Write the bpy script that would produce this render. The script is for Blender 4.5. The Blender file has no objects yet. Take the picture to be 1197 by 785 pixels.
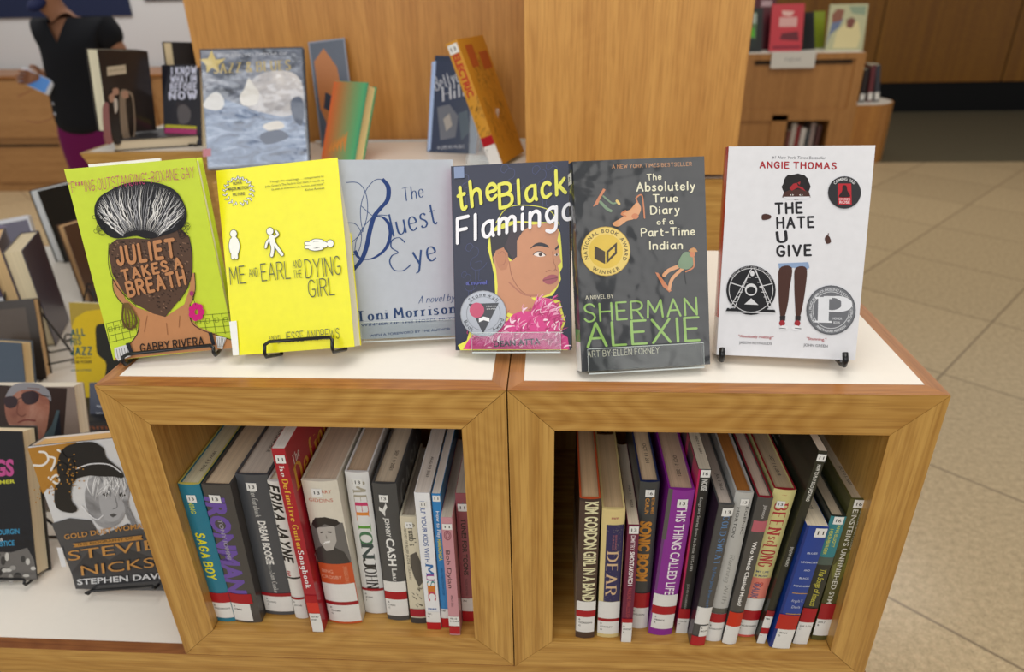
import bpy, math, random
import numpy as np
from mathutils import Vector, Matrix
from mathutils.geometry import tessellate_polygon, delaunay_2d_cdt
random.seed(7)
scene = bpy.context.scene
COL = scene.collection
PI = math.pi
# ------------------------------------------------------------------ camera numbers (metres; display top is z = 0)
CAM = dict(x=0.0487, y=-0.6176, z=0.3782, pitch=26.8785, yaw=-3.8053, roll=-1.2871, f=804.48)
IW, IH = 1197, 785
FLOOR = -0.93
CUBE_H = 0.4277; CUBE_W = 0.45; BT = 0.0499     # display cube height, width, board thickness
LOW = -CUBE_H                                   # top of the lower row
def cam_axes():
    pi, ya, ro = (math.radians(CAM[k]) for k in ('pitch', 'yaw', 'roll'))
    d = Vector((math.sin(ya)*math.cos(pi), math.cos(ya)*math.cos(pi), -math.sin(pi)))
    r = Vector((math.cos(ya), -math.sin(ya), 0)); u = r.cross(d)
    return math.cos(ro)*r+math.sin(ro)*u, -math.sin(ro)*r+math.cos(ro)*u, d
CR, CU, CD = cam_axes(); CP = Vector((CAM['x'], CAM['y'], CAM['z']))
def ray(px, py):
    px = float(px); py = float(py); return CD+(px-IW/2)/CAM['f']*CR-(py-IH/2)/CAM['f']*CU
def hit(px, py, n, p0):
    q = ray(px, py); return CP+q*((p0-CP).dot(n)/q.dot(n))
def proj(P):
    q = Vector(P)-CP; z = q.dot(CD)
    return IW/2+CAM['f']*q.dot(CR)/z, IH/2-CAM['f']*q.dot(CU)/z

# ------------------------------------------------------------------ materials
MATS = {}
def lin(c):
    if isinstance(c, str): c = tuple(int(c[i:i+2], 16) for i in (0, 2, 4))
    return tuple(((v/255)/12.92 if v/255 <= .04045 else ((v/255+.055)/1.055)**2.4) for v in c)+(1,)
def nodes(name):
    m = bpy.data.materials.new(name); m.use_nodes = True
    nt = m.node_tree; b = nt.nodes['Principled BSDF']; return m, nt, b
def paint(c, rough=.42, coat=.0, metal=0, var=.06, bump=0., bscale=60, spec=.33):
    key = (str(c), rough, coat, metal, var, bump, bscale, spec)
    if key in MATS: return MATS[key]
    m, nt, b = nodes('print_'+str(c) if isinstance(c, str) else 'print')
    L = nt.links; tc = nt.nodes.new('ShaderNodeTexCoord'); nz = nt.nodes.new('ShaderNodeTexNoise')
    nz.inputs['Scale'].default_value = 90; nz.inputs['Detail'].default_value = 3
    L.new(tc.outputs['Object'], nz.inputs['Vector'])
    mx = nt.nodes.new('ShaderNodeMix'); mx.data_type = 'RGBA'
    a = lin(c); mx.inputs[6].default_value = tuple(v*(1-var) for v in a[:3])+(1,)
    mx.inputs[7].default_value = tuple(min(1, v*(1+var)) for v in a[:3])+(1,)
    L.new(nz.outputs['Fac'], mx.inputs[0]); L.new(mx.outputs[2], b.inputs['Base Color'])
    b.inputs['Roughness'].default_value = rough; b.inputs['Metallic'].default_value = metal
    b.inputs['Coat Weight'].default_value = coat; b.inputs['Coat Roughness'].default_value = .12
    b.inputs['Specular IOR Level'].default_value = spec
    if bump:
        n2 = nt.nodes.new('ShaderNodeTexNoise'); n2.inputs['Scale'].default_value = bscale; n2.inputs['Detail'].default_value = 2
        bp = nt.nodes.new('ShaderNodeBump'); bp.inputs['Strength'].default_value = bump; bp.inputs['Distance'].default_value = .008
        L.new(tc.outputs['Object'], n2.inputs['Vector']); L.new(n2.outputs['Fac'], bp.inputs['Height'])
        L.new(bp.outputs['Normal'], b.inputs['Normal'])
        L.new(bp.outputs['Normal'], b.inputs['Coat Normal'])
    MATS[key] = m; return m
def wood(axis, dark=(150, 98, 42), light=(205, 152, 84), across=26, figure=.35, name='oak', seed=0):
    key = ('wood', axis, dark, light, across, figure, seed)
    if key in MATS: return MATS[key]
    m, nt, b = nodes(name); L = nt.links; N = nt.nodes.new
    tc = N('ShaderNodeTexCoord')
    def mapped(al, ac, off=0):
        mp = N('ShaderNodeMapping'); s = [ac]*3; s['xyz'.index(axis)] = al
        mp.inputs['Scale'].default_value = s; mp.inputs['Location'].default_value = (seed*1.7+off, seed*.9+off, seed*2.3)
        L.new(tc.outputs['Object'], mp.inputs['Vector']); return mp
    m1 = mapped(across*.06, across*3.4)
    n1 = N('ShaderNodeTexNoise'); n1.inputs['Scale'].default_value = 1; n1.inputs['Detail'].default_value = 5; n1.inputs['Distortion'].default_value = figure*2
    L.new(m1.outputs[0], n1.inputs['Vector'])
    m2 = mapped(12, 420, 3)
    n2 = N('ShaderNodeTexNoise'); n2.inputs['Scale'].default_value = 1; n2.inputs['Detail'].default_value = 3
    L.new(m2.outputs[0], n2.inputs['Vector'])
    m3 = mapped(2.4, across*.40, 5)
    n3 = N('ShaderNodeTexNoise'); n3.inputs['Scale'].default_value = 1; n3.inputs['Detail'].default_value = 1
    L.new(m3.outputs[0], n3.inputs['Vector'])
    # contour rings of a slow noise give the cathedral figure
    mu = N('ShaderNodeMath'); mu.operation = 'MULTIPLY'; mu.inputs[1].default_value = 22; L.new(n3.outputs['Fac'], mu.inputs[0])
    fr = N('ShaderNodeMath'); fr.operation = 'PINGPONG'; fr.inputs[1].default_value = .5; L.new(mu.outputs[0], fr.inputs[0])
    a1 = N('ShaderNodeMath'); a1.operation = 'MULTIPLY'; a1.inputs[1].default_value = figure; L.new(fr.outputs[0], a1.inputs[0])
    a2 = N('ShaderNodeMath'); a2.operation = 'ADD'; L.new(a1.outputs[0], a2.inputs[0]); L.new(n1.outputs['Fac'], a2.inputs[1])
    r = N('ShaderNodeValToRGB'); r.color_ramp.elements[0].position = .30; r.color_ramp.elements[1].position = .84
    r.color_ramp.elements[0].color = lin(light); r.color_ramp.elements[1].color = lin(dark)
    L.new(a2.outputs[0], r.inputs[0])
    r2 = N('ShaderNodeValToRGB'); r2.color_ramp.elements[0].position = .46; r2.color_ramp.elements[1].position = .62
    r2.color_ramp.elements[0].color = (1, 1, 1, 1); r2.color_ramp.elements[1].color = (.70, .62, .52, 1)
    L.new(n2.outputs['Fac'], r2.inputs[0])
    mx = N('ShaderNodeMix'); mx.data_type = 'RGBA'; mx.blend_type = 'MULTIPLY'; mx.inputs[0].default_value = .6
    L.new(r.outputs[0], mx.inputs[6]); L.new(r2.outputs[0], mx.inputs[7]); L.new(mx.outputs[2], b.inputs['Base Color'])
    b.inputs['Roughness'].default_value = .38; b.inputs['Coat Weight'].default_value = .15; b.inputs['Coat Roughness'].default_value = .3
    MATS[key] = m; return m
def pages(axis='z', c=(222, 208, 182)):
    key = ('pages', axis, c)
    if key in MATS: return MATS[key]
    m, nt, b = nodes('page_edges'); L = nt.links
    tc = nt.nodes.new('ShaderNodeTexCoord'); mp = nt.nodes.new('ShaderNodeMapping')
    s = [3]*3; s['xyz'.index(axis)] = 700; mp.inputs['Scale'].default_value = s
    nz = nt.nodes.new('ShaderNodeTexNoise'); nz.inputs['Scale'].default_value = 1; nz.inputs['Detail'].default_value = 4
    r = nt.nodes.new('ShaderNodeValToRGB'); r.color_ramp.elements[0].position = .3; r.color_ramp.elements[1].position = .6
    a = lin(c); r.color_ramp.elements[0].color = tuple(v*.84 for v in a[:3])+(1,); r.color_ramp.elements[1].color = a
    L.new(tc.outputs['Object'], mp.inputs['Vector']); L.new(mp.outputs[0], nz.inputs['Vector'])
    L.new(nz.outputs['Fac'], r.inputs[0]); L.new(r.outputs[0], b.inputs['Base Color'])
    b.inputs['Roughness'].default_value = .8
    MATS[key] = m; return m
def cloud(cols, scale=12, dist=1.5, stretch=(1, 1, 1), rough=.3, coat=.5, bump=0, detail=6, bscale=20):
    """blurred photograph printed on a cover: a few tones in soft irregular patches"""
    key = ('cloud', tuple(cols), scale, dist, stretch)
    if key in MATS: return MATS[key]
    m, nt, b = nodes('printed_photo'); L = nt.links; tc = nt.nodes.new('ShaderNodeTexCoord'); mp = nt.nodes.new('ShaderNodeMapping'); mp.inputs['Scale'].default_value = stretch
    nz = nt.nodes.new('ShaderNodeTexNoise'); nz.inputs['Scale'].default_value = scale; nz.inputs['Detail'].default_value = detail; nz.inputs['Distortion'].default_value = dist; nz.inputs['Roughness'].default_value = .6
    r = nt.nodes.new('ShaderNodeValToRGB'); n = len(cols)
    for i, c in enumerate(cols):
        e = r.color_ramp.elements[i] if i < 2 else r.color_ramp.elements.new(.5)
        e.position = .32+.36*i/(n-1); e.color = lin(c)
    L.new(tc.outputs['Object'], mp.inputs['Vector']); L.new(mp.outputs[0], nz.inputs['Vector']); L.new(nz.outputs['Fac'], r.inputs[0]); L.new(r.outputs[0], b.inputs['Base Color'])
    b.inputs['Roughness'].default_value = rough; b.inputs['Coat Weight'].default_value = coat; b.inputs['Coat Roughness'].default_value = .1
    if bump:
        n2 = nt.nodes.new('ShaderNodeTexNoise'); n2.inputs['Scale'].default_value = bscale; bp = nt.nodes.new('ShaderNodeBump'); bp.inputs['Strength'].default_value = bump; bp.inputs['Distance'].default_value = .01
        L.new(tc.outputs['Object'], n2.inputs['Vector']); L.new(n2.outputs['Fac'], bp.inputs['Height']); L.new(bp.outputs['Normal'], b.inputs['Coat Normal']); L.new(bp.outputs['Normal'], b.inputs['Normal'])
    MATS[key] = m; return m
def acrylic():
    """thin clear sheet: see-through with a surface sheen, brighter at glancing angles"""
    if 'acr' in MATS: return MATS['acr']
    m = bpy.data.materials.new('clear_acrylic'); m.use_nodes = True; nt = m.node_tree; nt.nodes.clear(); N = nt.nodes.new; L = nt.links
    out = N('ShaderNodeOutputMaterial'); mx = N('ShaderNodeMixShader'); tr = N('ShaderNodeBsdfTransparent'); gl = N('ShaderNodeBsdfGlossy'); fr = N('ShaderNodeFresnel')
    fr.inputs[0].default_value = 1.49; tr.inputs[0].default_value = (.95, .965, .96, 1); gl.inputs['Roughness'].default_value = .05
    nz = N('ShaderNodeTexNoise'); nz.inputs['Scale'].default_value = 30; mr = N('ShaderNodeMapRange'); mr.inputs[3].default_value = .03; mr.inputs[4].default_value = .09
    L.new(nz.outputs['Fac'], mr.inputs[0]); L.new(mr.outputs[0], gl.inputs['Roughness'])
    ad = N('ShaderNodeMath'); ad.operation = 'MULTIPLY_ADD'; ad.inputs[1].default_value = .4; ad.inputs[2].default_value = .02; L.new(fr.outputs[0], ad.inputs[0]); L.new(ad.outputs[0], mx.inputs[0])
    L.new(tr.outputs[0], mx.inputs[1]); L.new(gl.outputs[0], mx.inputs[2]); L.new(mx.outputs[0], out.inputs[0]); MATS['acr'] = m; return m
def acrylic_edge():
    return paint('c9d2cf', rough=.2, coat=.6)

# ------------------------------------------------------------------ mesh builder
class MB:
    def __init__(s): s.v = []; s.f = []; s.m = []; s.mats = []; s.sm = []
    def mi(s, mat):
        if mat not in s.mats: s.mats.append(mat)
        return s.mats.index(mat)
    def add(s, vs, fs, mat, smooth=False):
        o = len(s.v); s.v += [tuple(v) for v in vs]; i = s.mi(mat)
        for f in fs: s.f.append([o+k for k in f]); s.m.append(i); s.sm.append(smooth)
        return s
    def box(s, x0, x1, y0, y1, z0, z1, mat, M=None):
        vs = [(x, y, z) for z in (z0, z1) for x, y in ((x0, y0), (x1, y0), (x1, y1), (x0, y1))]
        if M: vs = [M @ Vector(v) for v in vs]
        return s.add(vs, [(3, 2, 1, 0), (4, 5, 6, 7), (0, 1, 5, 4), (1, 2, 6, 5), (2, 3, 7, 6), (3, 0, 4, 7)], mat)
    def prism(s, pts, a0, a1, mat, axis='z', smooth=False, cap=None):
        """pts ccw in the plane normal to axis: z -> (x,y); y -> (x,z); x -> (y,z)"""
        n = len(pts)
        def P(p, a): return {'z': (p[0], p[1], a), 'y': (p[0], a, p[1]), 'x': (a, p[0], p[1])}[axis]
        vs = [P(p, a0) for p in pts]+[P(p, a1) for p in pts]
        s.add(vs, [(i, (i+1) % n, n+(i+1) % n, n+i) for i in range(n)], mat, smooth)
        tr = tessellate_polygon([[Vector((p[0], p[1], 0)) for p in pts]])
        s.add(vs[:n], [t[::-1] for t in tr], cap or mat); s.add(vs[n:], tr, cap or mat); return s
    def tube(s, path, r, mat, n=8, closed=False):
        P = [Vector(p) for p in path]; m = len(P); R = r if hasattr(r, '__len__') else [r]*m
        vs = []; up = None
        for i in range(m):
            t = ((P[(i+1) % m]-P[i-1]) if closed else (P[min(i+1, m-1)]-P[max(i-1, 0)])).normalized()
            if up is None: up = Vector((0, 0, 1)) if abs(t.z) < .9 else Vector((1, 0, 0))
            a = (up-t*up.dot(t)).normalized(); b = t.cross(a); up = a
            vs += [P[i]+(a*math.cos(2*PI*k/n)+b*math.sin(2*PI*k/n))*R[i] for k in range(n)]
        fs = [(i*n+k, i*n+(k+1) % n, ((i+1) % m)*n+(k+1) % n, ((i+1) % m)*n+k) for i in range(m if closed else m-1) for k in range(n)]
        if not closed: fs += [tuple(range(n))[::-1], tuple((m-1)*n+k for k in range(n))]
        return s.add(vs, fs, mat, True)
    def lathe(s, prof, mat, n=24, M=None):
        vs = []
        for r, z in prof:
            for k in range(n):
                v = Vector((r*math.cos(2*PI*k/n), r*math.sin(2*PI*k/n), z)); vs.append(M @ v if M else v)
        m = len(prof)
        fs = [(i*n+k, i*n+(k+1) % n, (i+1)*n+(k+1) % n, (i+1)*n+k) for i in range(m-1) for k in range(n)]
        fs += [tuple(range(n))[::-1], tuple((m-1)*n+k for k in range(n))]
        return s.add(vs, fs, mat, True)
    def build(s, name, parent=None, bevel=0):
        me = bpy.data.meshes.new(name); me.from_pydata(s.v, [], s.f)
        for m in s.mats: me.materials.append(m)
        me.polygons.foreach_set('material_index', s.m); me.polygons.foreach_set('use_smooth', s.sm); me.update()
        o = bpy.data.objects.new(name, me); COL.objects.link(o)
        if parent: o.parent = parent
        if bevel:
            b = o.modifiers.new('bevel', 'BEVEL'); b.width = bevel; b.segments = 2; b.limit_method = 'ANGLE'
        return o
def tag(o, label=None, cat=None, group=None, kind=None):
    if label: o['label'] = label
    if cat: o['category'] = cat
    if group: o['group'] = group
    if kind: o['kind'] = kind
    return o
def thing(name, label, cat, M=None, group=None, loc=None):
    o = bpy.data.objects.new(name, None); COL.objects.link(o); o.empty_display_size = .05
    if M is not None: o.matrix_world = M
    if loc is not None: o.location = loc
    return tag(o, label, cat, group)
def struct(o): o['kind'] = 'structure'; return o

# ------------------------------------------------------------------ skeleton alphabet (10 units high capitals)
G = {
'A': (6.4, "0,0 3.2,10 6.4,0|1.3,3.5 5.1,3.5"), 'B': (5.6, "0,0 0,10|~0,10 3,10 5,8.8 5,6.4 3,5.3 0,5.3|~0,5.3 3.4,5.3 5.6,4 5.6,1.4 3.4,0 0,0"),
'C': (5.8, "~5.8,8.2 4.4,9.8 2.2,9.7 .3,7.2 .3,2.8 2.2,.3 4.4,.2 5.8,1.8"), 'D': (5.8, "0,0 0,10|~0,10 3,9.9 5.7,7.4 5.7,2.6 3,.1 0,0"),
'E': (4.8, "4.8,10 0,10 0,0 4.8,0|0,5.2 4,5.2"), 'F': (4.8, "4.8,10 0,10 0,0|0,5.2 4,5.2"),
'G': (6, "~5.8,8.2 4.4,9.8 2.2,9.7 .3,7.2 .3,2.8 2.2,.3 4.4,.3 5.8,2 5.8,4.4|5.8,4.4 3.4,4.4"), 'H': (5.8, "0,0 0,10|5.8,0 5.8,10|0,5.2 5.8,5.2"),
'I': (.6, ".3,0 .3,10"), 'J': (4, "~4,10 4,6 3.9,2 2.6,.1 .9,.3 0,2"), 'K': (5.6, "0,0 0,10|5.2,10 0,4.4|1.6,5.8 5.6,0"), 'L': (4.4, "0,10 0,0 4.4,0"),
'M': (7.4, "0,0 .6,10 3.7,3 6.8,10 7.4,0"), 'N': (5.8, "0,0 0,10 5.8,0 5.8,10"), 'O': (6.4, "~3.2,10 1,8.8 .1,5 1,1.2 3.2,0 5.4,1.2 6.3,5 5.4,8.8 3.2,10"),
'P': (5.2, "0,0 0,10|~0,10 3.2,10 5.2,8.6 5.2,6.2 3.2,4.8 0,4.8"), 'Q': (6.4, "~3.2,10 1,8.8 .1,5 1,1.2 3.2,0 5.4,1.2 6.3,5 5.4,8.8 3.2,10|4,2.4 6.4,-.6"),
'R': (5.6, "0,0 0,10|~0,10 3.2,10 5.2,8.8 5.2,6.4 3.2,5.1 0,5.1|2.6,5.1 5.6,0"), 'S': (5.2, "~5,8.4 3.6,9.9 1.4,9.7 .3,7.8 1.2,5.9 3.8,4.6 5,2.5 4,.4 1.6,0 0,1.6"),
'T': (6, "0,10 6,10|3,10 3,0"), 'U': (5.8, "~0,10 0,6 .2,2 1.6,.1 4.2,.1 5.6,2 5.8,6 5.8,10"), 'V': (6.2, "0,10 3.1,0 6.2,10"), 'W': (8.6, "0,10 2.1,0 4.3,8 6.5,0 8.6,10"),
'X': (6, "0,10 6,0|6,10 0,0"), 'Y': (6, "0,10 3,5 6,10|3,5 3,0"), 'Z': (5.4, "0,10 5.4,10 0,0 5.4,0"),
'a': (4.4, "~4.2,5.8 2.4,6.1 .6,5 .1,3 .8,.6 2.4,.1 4,1.6 4.2,3.2|4.3,6 4.3,1 4.8,0"), 'b': (4.4, "0,10 0,0|~0,3.4 1,5.6 2.8,6 4.3,4.4 4.3,1.8 2.8,0 1,.4 0,2"),
'c': (3.8, "~3.9,5 2.6,6.1 .9,5.5 .1,3.4 .5,1 1.9,0 3.9,.9"), 'd': (4.4, "4.3,10 4.3,0|~4.3,3.4 3.3,5.7 1.6,6 .1,4.2 .1,1.6 1.5,0 3.3,.5 4.3,2"),
'e': (4.2, "~.2,3.2 4,3.4 3.6,5.4 2.1,6.1 .6,5.2 .1,3 .7,.8 2.2,0 4,1"), 'f': (3.2, "~3.6,9.4 2.4,10 1.4,8.8 1.3,5 1.3,0|0,6 3,6"),
'g': (4.4, "~4.2,5.6 2.4,6.1 .5,4.9 .2,2.8 1.4,.6 3,.9 4.2,2.6|~4.3,6 4.3,1 4,-2.4 2.2,-3.4 .3,-2.6"), 'h': (4.2, "0,10 0,0|~0,3.6 1.2,5.6 2.8,6 4,4.8 4.1,2 4.1,0"),
'i': (.8, ".4,6 .4,0|.4,8.3 .45,8.6"), 'j': (1.4, "~1,6 1,1 .6,-2.6 -.8,-3.2|1,8.3 1.05,8.6"), 'k': (4, "0,10 0,0|3.6,6 0,2.4|1.2,3.6 4,0"), 'l': (.8, ".4,10 .4,0"),
'm': (7, "0,6 0,0|~0,3.8 1,5.6 2.3,6 3.3,5 3.4,2 3.4,0|~3.4,3.8 4.5,5.6 5.8,6 6.9,5 7,2 7,0"), 'n': (4.2, "0,6 0,0|~0,3.6 1.2,5.6 2.8,6 4,4.8 4.1,2 4.1,0"),
'o': (4.4, "~2.2,6 .6,5 .1,3 .6,1 2.2,0 3.8,1 4.3,3 3.8,5 2.2,6"), 'p': (4.4, "0,6 0,-3.4|~0,3.6 1,5.6 2.8,6 4.3,4.4 4.3,1.8 2.8,0 1,.4 0,2"),
'q': (4.4, "4.3,6 4.3,-3.4|~4.3,3.4 3.3,5.7 1.6,6 .1,4.2 .1,1.6 1.5,0 3.3,.5 4.3,2"), 'r': (2.8, "0,6 0,0|~0,3.4 1,5.4 2.8,6"),
's': (3.4, "~3.3,5.2 2.2,6.1 .7,5.7 .5,4.2 2.6,2.8 3.3,1.3 2.2,.1 .8,.1 0,1"), 't': (3, "~1.2,9 1.2,4 1.3,1 2.2,0 3.1,.6|0,6 2.9,6"),
'u': (4.2, "~0,6 0,3 .3,.9 1.6,0 3.2,.8 4.1,2.8|4.2,6 4.2,0"), 'v': (4, "0,6 2,0 4,6"), 'w': (6, "0,6 1.5,0 3,5 4.5,0 6,6"), 'x': (4, "0,6 4,0|4,6 0,0"),
'y': (4.2, "0,6 2.2,.4|~4.2,6 2.6,1.2 1.2,-2.6 -.4,-3.2"), 'z': (3.8, "0,6 3.8,6 0,0 3.8,0"),
'-': (3, "0,4.4 3,4.4"), '.': (.8, ".4,0 .45,.3"), ',': (.8, ".5,.3 .1,-1.4"), "'": (.8, ".4,10 .3,8"), '"': (2, ".4,10 .3,8|1.6,10 1.5,8"), '*': (3, ".2,9 2.8,6.6|2.8,9 .2,6.6|1.5,9.6 1.5,6"),
'!': (.8, ".4,10 .4,3|.4,.2 .4,.4"), '?': (4, "~.2,8.4 1.6,10 3.6,9.2 3.8,7.2 2,5 2,3|2,.2 2,.4"), '&': (6, "~6,0 1.4,6.6 1.4,9.2 3,10 4.2,8.8 3.4,6.6 .6,3.8 .4,1.4 2,0 4.2,1 5.8,4"), '#': (5, "1,0 2,10|3,0 4,10|0,3.4 5,3.4|0,6.6 5,6.6"),
'1': (2.6, "0,8 1.6,10 1.6,0"), '0': (4.8, "~2.4,10 .5,8 .1,5 .5,2 2.4,0 4.3,2 4.7,5 4.3,8 2.4,10"),
}
def catmull(P, k=6):
    if len(P) < 3: return P
    closed = (abs(P[0][0]-P[-1][0])+abs(P[0][1]-P[-1][1])) < 1e-9; out = []
    Q = [P[-2] if closed else P[0]]+list(P)+[P[1] if closed else P[-1]]
    for i in range(1, len(Q)-2):
        p0, p1, p2, p3 = (np.array(q, float) for q in Q[i-1:i+3])
        for j in range(k):
            t = j/k; out.append(tuple(.5*(2*p1+(p2-p0)*t+(2*p0-5*p1+4*p2-p3)*t*t+(3*p1-p0-3*p2+p3)*t**3)))
    out.append(tuple(P[-1])); return out
def stroke_quads(P, w, contrast=0., cap=True, taper=False):
    """strip of quads along a 2D path, w = half width; contrast 0..1 thins flat strokes"""
    n = len(P); A = []; polys = []
    for i in range(n):
        a = P[max(i-1, 0)]; b = P[min(i+1, n-1)]; dx, dy = b[0]-a[0], b[1]-a[1]; L = math.hypot(dx, dy) or 1
        k = w*((1-contrast)+contrast*abs(dy)/L) if contrast else w
        if taper: k *= max(.12, math.sin(PI*(i+.3)/(n-.4)))
        A.append((P[i], (-dy/L*k, dx/L*k), k))
    for (p, q, k), (p2, q2, k2) in zip(A[:-1], A[1:]):
        polys.append([(p[0]-q[0], p[1]-q[1]), (p2[0]-q2[0], p2[1]-q2[1]), (p2[0]+q2[0], p2[1]+q2[1]), (p[0]+q[0], p[1]+q[1])])
    if cap and not contrast:
        for i in ([0, n-1] if n > 8 else range(n)):
            p, q, k = A[i]
            if not taper: polys.append([(p[0]+k*math.cos(t*PI/4), p[1]+k*math.sin(t*PI/4)) for t in range(8)])
    return polys
def skel(text, wt=.5, contrast=0, serif=False, gap=None):
    """polygons for a line of text, cap height 1; returns (polys, width)"""
    x = 0; out = []; gap = gap or (1.35+2.1*wt+(.5 if serif else 0))
    for ch in text:
        if ch == ' ': x += 3.4; continue
        adv, d = G.get(ch, G['-'])
        for st in d.split('|'):
            sm = st[0] == '~'; P = [tuple(float(c) for c in q.split(',')) for q in st.lstrip('~').split()]
            P = [(a+x, b) for a, b in P]; Q = catmull(P) if sm else P
            if contrast or not sm:
                if not sm:
                    for a, b in zip(Q[:-1], Q[1:]): out += stroke_quads([a, b], wt, contrast)
                else: out += stroke_quads(Q, wt, contrast)
            else: out += stroke_quads(Q, wt)
            if serif:
                for e, e2 in ((Q[0], Q[1]), (Q[-1], Q[-2])):
                    if abs(e[1]-e2[1]) > abs(e[0]-e2[0])*1.1 and min(abs(e[1]-y) for y in (0, 10, 6)) < .3:
                        h = wt*(1-contrast)*.9+.12; yy = e[1] if e[1] < .5 else e[1]-2*h
                        out.append([(e[0]-wt-.7, yy), (e[0]+wt+.7, yy), (e[0]+wt+.7, yy+2*h), (e[0]-wt-.7, yy+2*h)])
        x += adv+gap
    return [[(a/10, b/10) for a, b in p] for p in out], (x-gap)/10
FC = {}
def bfont(text, bold=0.):
    key = (text, bold)
    if key in FC: return FC[key]
    c = bpy.data.curves.new('t', 'FONT'); c.body = text; c.size = 1; c.offset = bold*.03; c.resolution_u = 3; c.fill_mode = 'BOTH'
    o = bpy.data.objects.new('t', c); COL.objects.link(o)
    dg = bpy.context.evaluated_depsgraph_get(); dg.update()
    me = o.evaluated_get(dg).to_mesh()
    V = [(v.co.x, v.co.y) for v in me.vertices]; F = [tuple(p.vertices) for p in me.polygons]
    o.evaluated_get(dg).to_mesh_clear(); bpy.data.objects.remove(o); bpy.data.curves.remove(c)
    x0 = min(v[0] for v in V); x1 = max(v[0] for v in V); h = .729
    V = [((a-x0)/h, b/h) for a, b in V]
    FC[key] = (V, F, (x1-x0)/h); return FC[key]

def merged(polys):
    """one flat non-overlapping triangulation of many overlapping convex polygons"""
    V = []; F = []
    for q in polys:
        ar = sum(q[i-1][0]*q[i][1]-q[i][0]*q[i-1][1] for i in range(len(q)))
        if abs(ar) < 1e-10: continue
        q = q if ar > 0 else q[::-1]
        # drop self-crossing strips: split quads in two triangles
        T = [q] if len(q) > 4 else [(q[0], q[i], q[i+1]) for i in range(1, len(q)-1)]
        for t in T:
            a = sum(t[i-1][0]*t[i][1]-t[i][0]*t[i-1][1] for i in range(len(t)))
            if abs(a) < 1e-11: continue
            t = t if a > 0 else t[::-1]; o = len(V); V += [Vector((x*1000, y*1000)) for x, y in t]; F.append(list(range(o, o+len(t))))
    if not F: return [], []
    v, e, f, ov, oe, of = delaunay_2d_cdt(V, [], F, 0, 1e-4, True)
    return [(c.x/1000, c.y/1000) for c in v], [tuple(t) for t, o in zip(f, of) if o]
def strips(V, F, knots):
    """cut convex faces along u = knot lines"""
    oV = []; oF = []
    for f in F:
        P = [V[i] for i in f]; lo = min(q[0] for q in P); hi = max(q[0] for q in P)
        edges = [k for k in knots if lo+1e-7 < k < hi-1e-7]
        if not edges: o = len(oV); oV += P; oF.append(tuple(range(o, o+len(P)))); continue
        B = [-9]+edges+[9]
        for a, b in zip(B[:-1], B[1:]):
            Q = P
            for k, sg in ((a, 1), (b, -1)):
                N = []
                for i in range(len(Q)):
                    p, q = Q[i], Q[(i+1) % len(Q)]; dp, dq = sg*(p[0]-k), sg*(q[0]-k)
                    if dp >= 0: N.append(p)
                    if (dp > 0) != (dq > 0) and dp != dq: t = dp/(dp-dq); N.append((p[0]+(q[0]-p[0])*t, p[1]+(q[1]-p[1])*t))
                Q = N
                if not Q: break
            if len(Q) > 2: o = len(oV); oV += Q; oF.append(tuple(range(o, o+len(Q))))
    return oV, oF

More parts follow.
